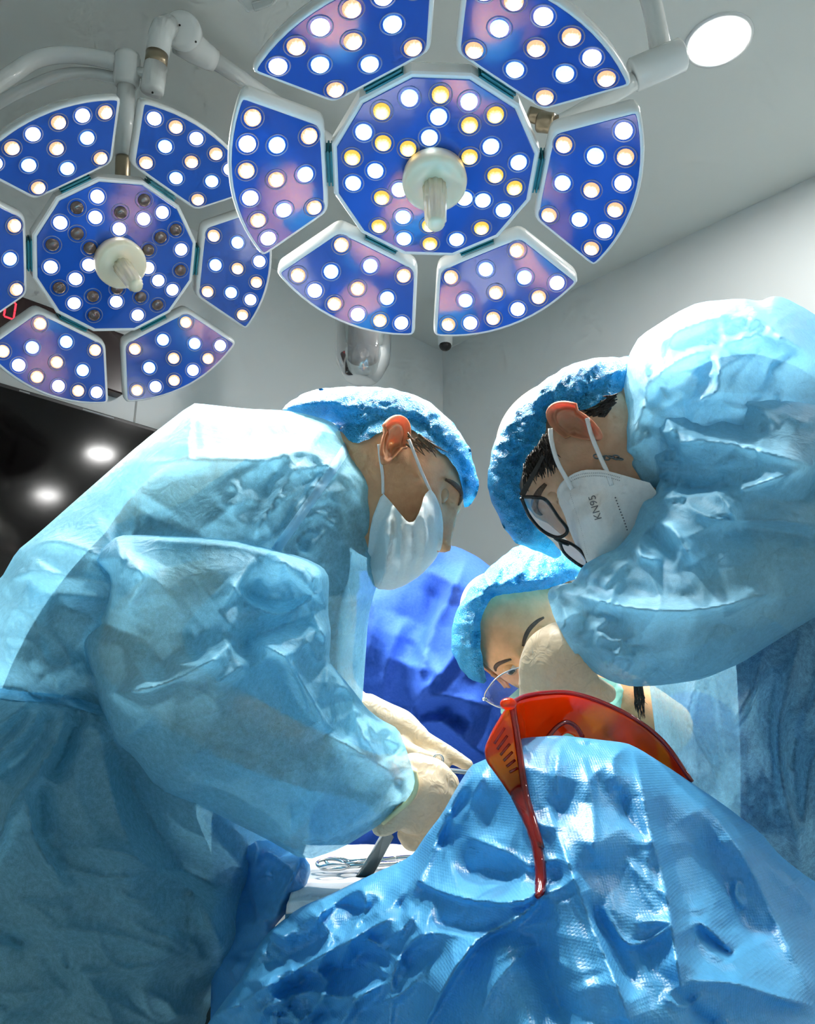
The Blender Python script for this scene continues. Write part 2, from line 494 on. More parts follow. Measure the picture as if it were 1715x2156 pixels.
def tps(ctrl):
    c = np.array(ctrl, float)
    xy, z = c[:, :2] / 500.0, c[:, 2]
    n = len(c)
    if n == 1: return lambda x, y: np.full(np.shape(x), z[0])
    if n < 4:
        w = None
        def f(x, y):
            s, t = 0, 0
            for (a, b), q in zip(xy, z):
                k = 1 / ((x / 500 - a) ** 2 + (y / 500 - b) ** 2 + 1e-3); s = s + k * q; t = t + k
            return s / t
        return f
    def U(r2): return 0.5 * r2 * np.log(r2 + 1e-9)
    K = U(((xy[:, None] - xy[None]) ** 2).sum(-1)) + np.eye(n) * 2e-3
    Q = np.concatenate([np.ones((n, 1)), xy], 1)
    A = np.block([[K, Q], [Q.T, np.zeros((3, 3))]])
    w = np.linalg.solve(A + np.eye(n + 3) * 1e-9, np.concatenate([z, np.zeros(3)]))
    def f(x, y):
        x, y = np.asarray(x, float) / 500, np.asarray(y, float) / 500
        s = w[n] + w[n + 1] * x + w[n + 2] * y
        for i in range(n): s = s + w[i] * U((x - xy[i, 0]) ** 2 + (y - xy[i, 1]) ** 2)
        return s
    return f
def chaikin(pts, flags, it=1):
    for _ in range(it):
        o, g = [], []
        n = len(pts)
        for i in range(n):
            a, b = np.array(pts[i], float), np.array(pts[(i + 1) % n], float)
            o += [a * 0.82 + b * 0.18, a * 0.18 + b * 0.82]; g += [flags[i], flags[i] and flags[(i + 1) % n]]
        pts, flags = o, g
    return pts, flags
def cloth(name, outline, depth, mat, parent=None, T=0.05, Tb=None, R=80, folds=(), res=8, crumple=(0.0, 60), rnd=None, seed=0, edge_wob=0.0,
          thin=0.0012, soft=1, pleat=None, hug=None, fold_gain=1.0, cover=None):
    """Sheet or bag of cloth. outline: px points, third item 1 = the edge that starts there is open (a hem or cuff).
    depth: (px, px, metres) of its middle surface. T / Tb: how far it bulges to the front / the back. folds: (kind, points, mm, px width)."""
    pts = [p[:2] for p in outline]; fl = [bool(len(p) > 2 and p[2]) for p in outline]
    if soft: pts, fl = chaikin(pts, fl, soft)
    Tb = T if Tb is None else Tb
    n = len(pts)
    bp, bo = [], []
    for i in range(n):
        a, b = np.array(pts[i], float), np.array(pts[(i + 1) % n], float)
        k = max(1, int(round(np.hypot(*(b - a)) / res)))
        for j in range(k):
            bp.append(a + (b - a) * j / k)
            bo.append(fl[i] if j else (fl[i] and fl[i - 1]))
    bp = np.array(bp)
    if edge_wob:
        w = perlin(bp[:, 0] / 26.0, bp[:, 1] / 26.0, seed + 5) * edge_wob; w2 = perlin(bp[:, 0] / 22.0, bp[:, 1] / 22.0, seed + 9) * edge_wob
        bp = bp + np.stack([w, w2], 1)
    x0, y0 = bp.min(0); x1, y1 = bp.max(0)
    gx, gy = np.meshgrid(np.arange(x0, x1, res), np.arange(y0, y1, res * 0.87))
    gx = gx + (np.arange(gx.shape[0]) % 2)[:, None] * res * 0.5
    gx, gy = gx.ravel(), gy.ravel()
    loop = [tuple(p) for p in bp]
    ins = inside(gx, gy, loop)
    gx, gy = gx[ins], gy[ins]
    d, _, _ = polydist(gx, gy, loop + [loop[0]])
    gx, gy = gx[d > res * 0.55], gy[d > res * 0.55]
    X = np.concatenate([bp[:, 0], gx]); Y = np.concatenate([bp[:, 1], gy])
    nb = len(bp)
    co, _, fc, ov, _, _ = delaunay_2d_cdt([Vector((a, b)) for a, b in zip(X, Y)], [], [list(range(nb))], 1, 1e-5)
    # map back onto our numbering
    idx = [o[0] if len(o) else -1 for o in ov]
    tris = [tuple(idx[i] for i in f) for f in fc]
    tris = [f for f in tris if min(f) >= 0 and len(set(f)) == len(f)]
    base = tps(depth)
    closed_pts = np.array(pts + [pts[0]], float)
    def prof(x, y):
        if all(fl): return np.ones(np.shape(x))
        dd, _, _ = polydist(x, y, closed_pts, fl)
        q = np.clip(dd / R, 0, 1)
        return np.sqrt(np.clip(1 - (1 - q) ** 2, 0, 1))
    allf = list(folds)
    if rnd:
        rr = np.random.default_rng(seed + 100)
        for spec in (rnd if isinstance(rnd, list) else [rnd]):
            cnt, ln, am, wd = spec[:4]; ang = spec[4] if len(spec) > 4 else None; boxx = spec[5] if len(spec) > 5 else (x0, y0, x1, y1)
            for _ in range(cnt):
                ax, ay = rr.uniform(boxx[0], boxx[2]), rr.uniform(boxx[1], boxx[3])
                an = (rr.uniform(0, 180) if ang is None else rr.normal(ang, 16)) * math.pi / 180
                l = ln * rr.uniform(0.5, 1.4); bend = rr.normal(0, 0.18) * l
                c, s = math.cos(an), math.sin(an)
                allf.append((rr.choice(['q', 'q', 'q', 'v']), [(ax - c * l / 2, ay - s * l / 2), (ax - s * bend, ay + c * bend), (ax + c * l / 2, ay + s * l / 2)], am * 0.62 * rr.uniform(0.4, 1.3), wd * rr.uniform(0.6, 1.5)))
    def relief(x, y):
        h = np.zeros(np.shape(x))
        for k, pp, mm, wpx in allf:
            pp = np.array(pp, float)
            if len(pp) > 2: pp = np.array(smooth_path(pp, 3 * len(pp)))
            lo, hi = pp.min(0) - 6.0 * wpx, pp.max(0) + 6.0 * wpx
            m = (x > lo[0]) & (x < hi[0]) & (y > lo[1]) & (y < hi[1])
            if not m.any(): continue
            dd, t, sd = polydist(x[m], y[m], pp)
            tp = np.clip(np.minimum(t, 1 - t) / 0.22, 0.0, 1) ** 0.7
            if k == 'g': q = np.exp(-(dd / wpx) ** 2)
            elif k == 'v': q = -0.35 * np.exp(-(dd / wpx) ** 2) - 0.55 * np.clip(1 - dd / (2.6 * wpx), 0, 1)
            else:
                tn = 0.0 if k == 'q' else TENT
                tent = tn * np.clip(1 - dd / (5.5 * wpx), 0, 1)           # flat flanks of the fold
                q = (1 - tn) * np.exp(-np.sqrt(dd * dd + 0.35 * res) / wpx) + tent
                if k == 's': q = np.where(sd > 0, q, np.exp(-dd / (res * 0.7)))
            h[m] += q * tp * mm * 0.001 * FOLD * fold_gain
        if crumple[0]:
            h = h + crumple[0] * folded(x / crumple[1], y / crumple[1], seed)
        if pleat: h = h + pleat(x, y)
        return h
    def hugf(x, y):
        if not hug: return 0.0
        dd, _, _ = polydist(x, y, closed_pts, [not q for q in fl])
        return hug[0] * np.exp(-(dd / hug[1]) ** 1.5)
    pf = prof(X, Y); rel = relief(X, Y)
    fade = np.clip(pf * 3, 0.15, 1)
    zf = base(X, Y) - T * pf - rel * fade + hugf(X, Y)
    if cover:
        tree, gap = cover
        org = Vector((0, 0, CAMZ))
        for i in range(len(X)):
            d_ = (P(X[i], Y[i], 1.0) - org)
            hit = tree.ray_cast(org, d_.normalized())
            if hit[0] is not None: zf[i] = min(zf[i], depth_of(hit[0]) - gap + min(0.0, -0.6 * (rel[i] - 0.001)))
    zb = base(X, Y) + Tb * pf
    zb = np.maximum(zb, zf + thin)
    V = list(PN(X, Y, zf))
    share = [not bo[i] for i in range(nb)]
    bidx = np.zeros(len(X), int)
    back = PN(X, Y, zb)
    for i in range(len(X)):
        if i < nb and share[i]: bidx[i] = i
        else: bidx[i] = len(V); V.append(back[i])
    F = []
    for f in tris:
        a, b, c = f[:3]
        F.append((a, b, c)); g = (bidx[c], bidx[b], bidx[a])
        F.append(g)
    # open hems get a narrow turned-in lip, the bag stays hollow
    for i in range(nb):
        j = (i + 1) % nb
        if bidx[i] != i or bidx[j] != j:
            pass
    o = None
    me = mkmesh(name, V, F, mat)
    bm = bmesh.new(); bm.from_mesh(me); bmesh.ops.recalc_face_normals(bm, faces=bm.faces); bm.to_mesh(me); bm.free()
    o = obj(name, me, parent)
    def surf(x, y, lift=0.0):
        x, y = np.atleast_1d(np.asarray(x, float)), np.atleast_1d(np.asarray(y, float))
        p_ = prof(x, y)
        z = base(x, y) - T * p_ - relief(x, y) * np.clip(p_ * 3, 0.15, 1) + hugf(x, y) - lift
        return PN(x, y, z)
    return o, surf

# ------------------------------------------------------------------ the room
CEIL = 2.95
CORNER = Vector((0.168, 3.556, 0))
DL = Vector((-0.7147, -0.6994, 0)); DR = Vector((0.6994, -0.7147, 0))   # along the two walls, away from the corner
NL = Vector((0.6994, -0.7147, 0)); NR = Vector((-0.7147, -0.6994, 0))   # into the room
def wall(name, a, d, n, length):
    b = a + d * length
    q = [a, b, b - n * 0.12, a - n * 0.12]
    v = [p + Vector((0, 0, z)) for z in (0, CEIL) for p in q]
    f = [(0, 1, 2, 3), (7, 6, 5, 4), (0, 4, 5, 1), (1, 5, 6, 2), (2, 6, 7, 3), (3, 7, 4, 0)]
    return tag(obj(name, mkmesh(name, v, f, wall_m, False)), kind='structure')
wall_left = wall('wall_left', CORNER, DL, NL, 3.6)
wall_right = wall('wall_right', CORNER, DR, NR, 4.6)
c0, c1, c2, c3 = CORNER, CORNER + DL * 3.6, CORNER + DL * 3.6 + DR * 4.6, CORNER + DR * 4.6
def slab(name, z0, z1, m):
    v = [p + Vector((0, 0, z)) for z in (z0, z1) for p in (c0, c1, c2, c3)]
    f = [(0, 3, 2, 1), (4, 5, 6, 7), (0, 1, 5, 4), (1, 2, 6, 5), (2, 3, 7, 6), (3, 0, 4, 7)]
    return tag(obj(name, mkmesh(name, v, f, m, False)), kind='structure')
wall_back = wall('wall_back', c2, -DR, -NR, 4.6)
wall_front = wall('wall_front', c3, DL, -NL, 3.6)
slab('floor', -0.06, 0.0, floor_m)
slab('ceiling', CEIL, CEIL + 0.06, ceil_m)
# narrow joint between the wall panels
def on_left(t, z, off=0.0): return CORNER + DL * t + NL * off + Vector((0, 0, z))
def on_right(t, z, off=0.0): return CORNER + DR * t + NR * off + Vector((0, 0, z))
ML = Matrix(((DL.x, NL.x, 0, CORNER.x), (DL.y, NL.y, 0, CORNER.y), (0, 0, 1, 0), (0, 0, 0, 1)))   # wall frame: along, out, up
tag(MB().add(*boxv((1.50, -0.001, 0.1), (1.506, 0.0012, CEIL - 0.001), ML)).build('trim_1', grey_m, smooth=False), kind='structure')

# ceiling downlights in a row along the right wall
for i, (x, y, lab) in enumerate([(0.857, 1.773, 'round white recessed downlight glowing in the ceiling'),
                                 (1.58, 1.29, 'round ceiling downlight, second of the row along the wall'),
                                 (2.42, 0.57, 'round ceiling downlight at the far end of the row')]):
    t = thing(('ceiling_downlight', 'ceiling_downlight_offscreen', 'row_end_downlight_offscreen')[i], lab, 'ceiling light', (x, y, CEIL), 'recessed ceiling downlights')
    r = 0.078
    MB().add(*lathe([(r + 0.012, 0.004), (r + 0.014, 0.0), (r + 0.012, -0.004), (r, -0.005), (r, 0.004)], 40)).build('trim_ring', white_m, t, False)
    MB().add(*lathe([(0.001, -0.003), (r * 0.6, -0.0045), (r, -0.002), (r, 0.003)], 40)).build(('diffuser', 'diffuser_offscreen', 'row_end_diffuser_offscreen')[i], down_m, t, False)

# ------------------------------------------------------------------ television and clock on the left wall
t = thing('television', 'large black glossy television on the wall behind the bent surgeon', 'television', on_left(1.85, 1.38))
def lbox(name, lo, hi, m, par, bev=0.0):
    o = MB().add(*boxv(lo, hi, ML)).build(name, m, par, smooth=False)
    if bev: bevel(o, bev)
    return o
lbox('back_case', (1.28, 0.0, 1.42), (2.42, 0.045, 2.06), tvf_m, t)
lbox('frame', (1.22, 0.045, 1.38), (2.48, 0.062, 2.10), tvf_m, t, 0.003)
lbox('screen', (1.232, 0.058, 1.395), (2.468, 0.0635, 2.088), tv_m, t)
lbox('brand_strip', (1.60, 0.0615, 2.0905), (1.70, 0.0632, 2.0945), grey_m, t)
lbox('sensor_strip', (1.86, 0.0615, 2.0905), (1.89, 0.0632, 2.0945), grey_m, t)
t = thing('digital_clock', 'dark digital clock panel with red figures behind the smaller lamp', 'clock', on_left(1.85, 2.2))
clk_m = simple('clock_black', (0.035, 0.012, 0.012), 0.2, coat=0.3)
lbox('case', (1.57, 0.0, 2.19), (2.25, 0.05, 2.40), clk_m, t, 0.004)
def seg_digit(mb, tx, zz, s, on):
    w, h, k = 0.5 * s, s, 0.09 * s
    S = {'a': ((0, h), (w, h)), 'b': ((w, h), (w, h / 2)), 'c': ((w, h / 2), (w, 0)), 'd': ((0, 0), (w, 0)), 'e': ((0, h / 2), (0, 0)), 'f': ((0, h), (0, h / 2)), 'g': ((0, h / 2), (w, h / 2))}
    for c in on:
        (a, b), (c2_, d) = S[c]
        x0, x1 = sorted((tx - a, tx - c2_)); z0, z1 = sorted((zz + b, zz + d))
        mb.add(*boxv((x0 - k / 2 + (k * .7 if x1 - x0 > k else 0), 0.0495, z0 - k / 2 + (k * .7 if z1 - z0 > k else 0)), (x1 + k / 2 - (k * .7 if x1 - x0 > k else 0), 0.0512, z1 + k / 2 - (k * .7 if z1 - z0 > k else 0)), ML))
for tx, on in ((1.96, 'abcdef'), (2.04, 'abged'), (2.14, 'abgcd'), (2.22, 'bc')):
    mb = MB(); seg_digit(mb, tx, 2.315, 0.055, on); mb.build('red_digit', red_led, t, smooth=False)
lbox('indicator', (1.80, 0.0495, 2.36), (1.806, 0.0512, 2.375), strap_m, t)

# ------------------------------------------------------------------ surgical lamps
def inset(poly, d):
    """move a counter-clockwise polygon inwards"""
    n = len(poly); out = []
    for i in range(n):
        a, b, c = (np.array(poly[j % n], float) for j in (i - 1, i, i + 1))
        e1, e2 = (b - a) / (np.hypot(*(b - a)) + 1e-12), (c - b) / (np.hypot(*(c - b)) + 1e-12)
        n1, n2 = np.array([-e1[1], e1[0]]), np.array([-e2[1], e2[0]])
        m = n1 + n2; m = m / max(np.hypot(*m), 1e-9)
        out.append(b + m * d / max(m @ n1, 0.35))
    return out
def round_poly(pts, r, n=4):
    out = []; N_ = len(pts)
    for i in range(N_):
        a, b, c = (np.array(pts[j % N_], float) for j in (i - 1, i, i + 1))
        la, lc = np.hypot(*(a - b)), np.hypot(*(c - b)); k = min(r, la * 0.45, lc * 0.45)
        p, q = b + (a - b) / la * k, b + (c - b) / lc * k
        for s in np.linspace(0, 1, n): out.append((1 - s) ** 2 * p + 2 * s * (1 - s) * b + s * s * q)
    return out
def loft(loops):
    v, f = [], []
    n = len(loops[0])
    for L in loops: v += [Vector(p) for p in L]
    for j in range(len(loops) - 1):
        for i in range(n):
            k = (i + 1) % n
            f.append((j * n + i, j * n + k, (j + 1) * n + k, (j + 1) * n + i))
    f.append(tuple(range(n - 1, -1, -1))); f.append(tuple((len(loops) - 1) * n + i for i in range(n)))
    return v, f
HP = lambda x: -0.003 + 0.355 * (x - 0.238)
def petal_poly():
    g = 0.020
    s, c = math.sin(math.radians(30)), math.cos(math.radians(30))
    # the radial side lies on the line at 30 deg shifted inwards by g
    def side(r):
        t = math.sqrt(r * r - g * g); return (t * c + g * s, t * s - g * c)
    ro = 0.372
    a = side(ro); ang = math.atan2(a[1], a[0])
    arc = [(ro * math.cos(q), ro * math.sin(q)) for q in np.linspace(-ang, ang, 15)]
    i0 = side(0.222)
    inner = [i0, (0.200, 0.045), (0.200, -0.045), (i0[0], -i0[1])]
    p = arc + inner
    # round only the four corners by inserting short cuts
    q = []
    n = len(p)
    for i, b in enumerate(p):
        if i in (0, 14, 15, 18):
            a_, c_ = np.array(p[i - 1], float), np.array(p[(i + 1) % n], float); b = np.array(b, float)
            k1, k2 = min(0.014, np.hypot(*(a_ - b)) * 0.8), min(0.014, np.hypot(*(c_ - b)) * 0.8)
            u, w = b + (a_ - b) / np.hypot(*(a_ - b)) * k1, b + (c_ - b) / np.hypot(*(c_ - b)) * k2
            for s_ in (0, 0.33, 0.67, 1): q.append((1 - s_) ** 2 * u + 2 * s_ * (1 - s_) * b + s_ * s_ * w)
        else: q.append(np.array(b, float))
    return q
PP = petal_poly()
lift = lambda poly, dz: [(p[0], p[1], HP(p[0]) + dz) for p in poly]
petal_mesh = MB().add(*loft([lift(inset(PP, 0.030), -0.050), lift(inset(PP, 0.012), -0.046), lift(inset(PP, 0.002), -0.034), lift(PP, -0.02), lift(inset(PP, 0.0005), -0.006), lift(inset(PP, 0.003), -0.0015), lift(inset(PP, 0.006), 0.0), lift(inset(PP, 0.0085), -0.0008)])).mesh('petal', white_m)
def panel_mesh(m): return MB().add(*loft([lift(inset(PP, 0.0080), -0.004), lift(inset(PP, 0.0080), -0.0002), lift(inset(PP, 0.0088), 0.0004)])).mesh('panel', m, False)
dod = [(0.195 * math.cos(math.radians(15 + 30 * k)), 0.195 * math.sin(math.radians(15 + 30 * k))) for k in range(12)]
HC = -0.016
def flatl(poly, z): return [(p[0], p[1], z) for p in poly]
hub_mesh = MB().add(*loft([flatl(inset(dod, 0.06), HC - 0.085), flatl(inset(dod, 0.02), HC - 0.07), flatl(dod, HC - 0.03), flatl(dod, HC - 0.004), flatl(inset(dod, 0.003), HC), flatl(inset(dod, 0.007), HC + 0.0005), flatl(inset(dod, 0.010), HC - 0.001)])).mesh('hub', white_m, False)
def hubpanel_mesh(m): return MB().add(*loft([flatl(inset(dod, 0.0095), HC - 0.004), flatl(inset(dod, 0.0095), HC), flatl(inset(dod, 0.0105), HC + 0.0008)])).mesh('hub_panel', m, False)
def lens_mesh(m):
    mb = MB()
    mb.add(*lathe([(0.0150, -0.001), (0.0146, 0.003), (0.0118, 0.0065), (0.007, 0.0085), (0.0006, 0.0092)], 18), 0)
    v, f = [], []
    R_, r_ = 0.0200, 0.0012
    for i in range(24):
        a = 2 * math.pi * i / 24
        for k in range(6):
            b = 2 * math.pi * k / 6
            v.append(((R_ + r_ * math.cos(b)) * math.cos(a), (R_ + r_ * math.cos(b)) * math.sin(a), 0.0006 + r_ * math.sin(b)))
    for i in range(24):
        for k in range(6):
            f.append((i * 6 + k, ((i + 1) % 24) * 6 + k, ((i + 1) % 24) * 6 + (k + 1) % 6, i * 6 + (k + 1) % 6))
    mb.add(v, f, 1)
    return mb.mesh('led_lens', [m, ring_m])
LENS = {k: lens_mesh(m) for k, m in dict(w=led_w, c=led_c, a=led_a, y=led_y, d=led_off).items()}
def bellows_mesh():
    mb = MB()
    for k in range(5):
        x = 0.190 + 0.0032 * k; hw = 0.036 if k % 2 == 0 else 0.031
        mb.add(*boxv((x - 0.0016, -hw, HC - 0.038), (x + 0.0016, hw, HC - 0.004 - (0.004 if k % 2 else 0))))
    return mb.mesh('bellows', teal_m, False)
BELL = bellows_mesh()
PETAL_LEDS = [(0.34, a, c) for a, c in zip((21.3, 13.3, 4.74, -4.74, -13.3, -21.3), 'wawawa')] + [(0.2901, a, c) for a, c in zip((13.3, 0, -13.3), 'cac')] + [(0.2384, a, c) for a, c in zip((18, 0, -18), 'aca')]
def lamp_matrix(c, n, spin):
    n = Vector(n).normalized(); x = (Vector((1, 0, 0)) - n * n.x).normalized(); y = n.cross(x)
    M = Matrix(((x.x, y.x, n.x, c[0]), (x.y, y.y, n.y, c[1]), (x.z, y.z, n.z, c[2]), (0, 0, 0, 1)))
    return M @ Matrix.Rotation(spin, 4, 'Z')
def lobj(name, me, parent, M=None):
    o = obj(name, me, parent, False)
    if M is not None: o.matrix_local = M
    return o
def surgical_lamp(label, M, centre, handle_tip, pm, watts, cone):
    t = thing('surgical_lamp', label, 'surgical lamp', mat=M, group='ceiling surgical lamps')
    pmesh, hp = panel_mesh(pm), hubpanel_mesh(pm)
    hub = lobj('hub', hub_mesh, t)
    lobj('panel', hp, hub)
    for x, y, c in centre: lobj('led_lens', LENS[c], hub, Matrix.Translation((x, y, HC + 0.0006)))
    for k in range(6):
        pet = lobj('petal', petal_mesh, t, Matrix.Rotation(math.radians(60 * k), 4, 'Z'))
        lobj('panel', pmesh, pet)
        tilt = Matrix.Rotation(-math.atan(0.355), 4, 'Y')
        for r, a, c in PETAL_LEDS:
            x, y = r * math.cos(math.radians(a)), r * math.sin(math.radians(a))
            lobj('led_lens', LENS[c], pet, Matrix.Translation((x, y, HP(x) + 0.0004)) @ tilt)
        lobj('bellows', BELL, t, Matrix.Rotation(math.radians(60 * k), 4, 'Z'))
        # the lamp's own light leaves one lens position of every petal
        ld = bpy.data.lights.new('lamp_light', 'SPOT'); ld.energy = watts; ld.spot_size = math.radians(cone); ld.spot_blend = 0.6; ld.shadow_soft_size = 0.03
        ld.color = (1.0, 0.96, 0.90)
        lo = bpy.data.objects.new('lamp_light', ld); COL.objects.link(lo); lo.parent = t
        a = math.radians(60 * k)
        lo.location = (0.29 * math.cos(a), 0.29 * math.sin(a), HP(0.29) + 0.045)
        pw = M @ lo.location - Vector((0, 0, CAMZ)); dep = pw.y * CP + pw.z * SP
        fx, fy = CX + FPX * pw.x / dep, CY - FPX * (pw.z * CP - pw.y * SP) / dep
        if not (0 <= fx <= 1715 and 0 <= fy <= 2156): lo.name = '%s_petal_%d_light_offscreen' % ('large_lamp' if M is M1 else 'second_lamp', k + 1)
        dirv = Vector((-0.18 * math.cos(a), -0.18 * math.sin(a), 1.0)).normalized()
        lo.rotation_euler = dirv.to_track_quat('-Z', 'Y').to_euler()
    # star-shaped carrier behind the petals
    mb = MB()
    mb.add(*lathe([(0.09, HC - 0.12), (0.13, HC - 0.11), (0.14, HC - 0.06)], 32))
    for k in range(6):
        a = math.radians(60 * k)
        mb.add(*tube([Vector((0.12 * math.cos(a), 0.12 * math.sin(a), HC - 0.085)), Vector((0.24 * math.cos(a), 0.24 * math.sin(a), HP(0.24) - 0.045))], 0.018, 10))
    lobj('carrier', mb.mesh('carrier', white_m), t)
    hz = HC
    hd = lobj('handle_mount', MB().add(*lathe([(0.052, hz), (0.058, hz + 0.006), (0.060, hz + 0.024), (0.058, hz + 0.034), (0.050, hz + 0.038), (0.026, hz + 0.040)], 40)).mesh('handle_mount', cream_m), t)
    z0 = hz + 0.038
    lobj('handle', MB().add(*lathe([(0.0215, z0), (0.0200, z0 + 0.05), (0.0188, z0 + 0.085), (0.0185, z0 + 0.098), (0.0155, z0 + 0.104), (0.0150, z0 + 0.108), (0.004, z0 + 0.110)], 48, None, (12, 0.05, 0, 3))).mesh('handle', cream_m), hd)
    return t
zc = lambda L: [(a / 1.715 + 440, b / 1.715) for a, b in L]
def to_plane(M, pix, h):
    Mi = M.inverted(); o = Mi @ Vector((0, 0, CAMZ)); out = []
    for x, y in pix:
        q = Mi @ P(x, y, 1.0); d = q - o; s = (h - o.z) / d.z; p = o + d * s; out.append((p.x, p.y))
    return out
M1 = lamp_matrix((0.0499, 1.2636, 2.0791), (-0.0023, -math.cos(1.2889), -math.sin(1.2889)), -0.0358)
M2 = lamp_matrix((-0.6825, 1.6813, 2.1834), (0.5828, -math.cos(1.0685), -math.sin(1.0685)), -0.2849)
warm1 = zc([(835, 340), (623, 400), (1033, 413), (940, 450), (628, 515), (718, 535), (517, 567), (940, 565), (1033, 632), (1102, 677), (623, 712), (613, 815), (795, 812), (797, 878), (983, 822)])
cool1 = zc([(723, 352), (938, 365), (828, 420), (558, 475), (795, 495), (1017, 527), (1117, 585), (600, 615), (520, 660), (687, 683), (922, 715), (988, 722), (1062, 757), (700, 782), (703, 860), (893, 863)])
cen1 = [(x, y, 'y') for x, y in to_plane(M1, warm1, HC)] + [(x, y, 'c') for x, y in to_plane(M1, cool1, HC)]
zl = lambda L: [(a / 2.395, b / 2.395) for a, b in L]
on2 = zl([(490, 990), (303, 1122), (480, 1095), (723, 1103), (817, 1070), (600, 1153), (912, 1257), (255, 1345), (447, 1335), (380, 1405), (745, 1350), (797, 1413), (868, 1460), (373, 1528), (585, 1520), (693, 1588)])
off2 = zl([(387, 1046), (726, 1008), (607, 1070), (388, 1177), (885, 1157), (809, 1196), (263, 1233), (452, 1250), (747, 1260), (908, 1362), (298, 1450), (467, 1493), (708, 1497), (793, 1537), (473, 1588), (590, 1455)])
cen2 = [(x, y, 'w') for x, y in to_plane(M2, on2, HC)] + [(x, y, 'd') for x, y in to_plane(M2, off2, HC)]
lamp1 = surgical_lamp('large six-petal surgical lamp with yellow and white lit centre', M1, cen1, None, panel_m, SPOT_MAIN, 95)
lamp2 = surgical_lamp('six-petal surgical lamp with dark unlit lenses in its centre, beside the television', M2, cen2, None, panel_m, SPOT_LEFT, 95)

def pxtube(name, pts, rad, m, parent, seg=16, n=None):
    p3 = [P(*p) for p in pts]
    if n:
        rr = rad if isinstance(rad, (list, tuple)) else [rad] * len(pts)
        p3 = smooth_path(p3, n); rad = list(np.interp(np.linspace(0, 1, n), np.linspace(0, 1, len(rr)), rr))
    return MB().add(*tube(p3, rad, seg)).build(name, m, parent)
# yoke and arms of the left lamp
pxtube('yoke_collar', [(257, 385, 1.99), (258, 372, 1.99), (259, 335, 1.99), (260, 328, 1.99)], [0.016, 0.018, 0.018, 0.016], bronze_m, lamp2, 20)
pxtube('yoke_tube', [(260, 330, 1.99), (266, 175, 2.0)], [0.0205, 0.0215], white_m, lamp2, 20)
pxtube('yoke_foot', [(257, 395, 1.99), (257, 383, 1.99)], [0.02, 0.02], white_m, lamp2, 20)
pxtube('tee_joint', [(266, 182, 2.0), (266, 172, 2.0), (268, 122, 2.0), (268, 114, 2.0)], [0.026, 0.031, 0.031, 0.028], white_m, lamp2, 24)
pxtube('curved_arm', [(250, 132, 2.0), (180, 118, 2.0), (120, 116, 1.98), (70, 128, 1.95), (20, 160, 1.9), (-60, 215, 1.85), (-140, 300, 1.8), (-170, 420, 1.8), (-165, 560, 1.85), (-130, 640, 1.92)], 0.0195, white_m, lamp2, 16, 40)
pxtube('curved_arm', [(250, 165, 2.03), (190, 155, 2.03), (130, 158, 2.02), (70, 180, 2.0), (0, 215, 1.97), (-80, 270, 1.95), (-150, 350, 1.95), (-160, 480, 1.98), (-130, 600, 2.02)], 0.014, white_m, lamp2, 16, 40)
pxtube('link', [(290, 152, 2.0), (330, 158, 2.0)], 0.013, white_m, lamp2)
arm = pxtube('swivel_joint', [(319, 196, 2.0), (320, 190, 2.0), (328, 140, 2.01), (330, 138, 2.01)], [0.026, 0.0285, 0.0285, 0.026], white_m, lamp2, 28)
pxtube('bronze_band', [(327, 143, 2.01), (331, 112, 2.015)], 0.0268, bronze_m, lamp2, 28)
pxtube('swivel_post', [(331, 114, 2.015), (337, 78, 2.02), (343, 62, 2.03), (358, 52, 2.05)], [0.0285, 0.0295, 0.030, 0.026], white_m, lamp2, 24)
# spring arm: rounded head plate and tapering tube
d_el = (P(350, 52, 2.1) - P(400, 60, 2.0)).normalized()
v, f = lathe([(0.03, -0.032), (0.044, -0.028), (0.047, -0.01), (0.047, 0.02), (0.043, 0.03), (0.03, 0.033)], 32, Matrix.Translation(P(386, 68, 2.08)) @ axes_to(camdir(0.1, -0.35, 0.9)))
MB().add(v, f).build('elbow_cover', white_m, lamp2)
pxtube('spring_arm', [(383, 80, 2.09), (412, 104, 2.12), (440, 122, 2.14), (452, 128, 2.15)], [0.043, 0.037, 0.031, 0.028], white_m, lamp2, 24)
pxtube('spring_arm_tube', [(448, 125, 2.15), (530, 180, 2.24), (800, 372, 2.6)], [0.022, 0.020, 0.020], white_m, lamp2, 20)
pt = P(800, 372, 2.6)
MB().add(*tube([pt - Vector((0, 0, 0.04)), Vector((pt.x, pt.y, CEIL))], 0.03, 20)).build('ceiling_post', white_m, lamp2)
for x, y in ((378, 53), (412, 88), (318, 171), (321, 195)):
    c = P(x, y, 2.045 if x > 350 else 1.985)
    MB().add(*ball(c, 0.0028, 8, 6)).build('screw', black_m, lamp2)
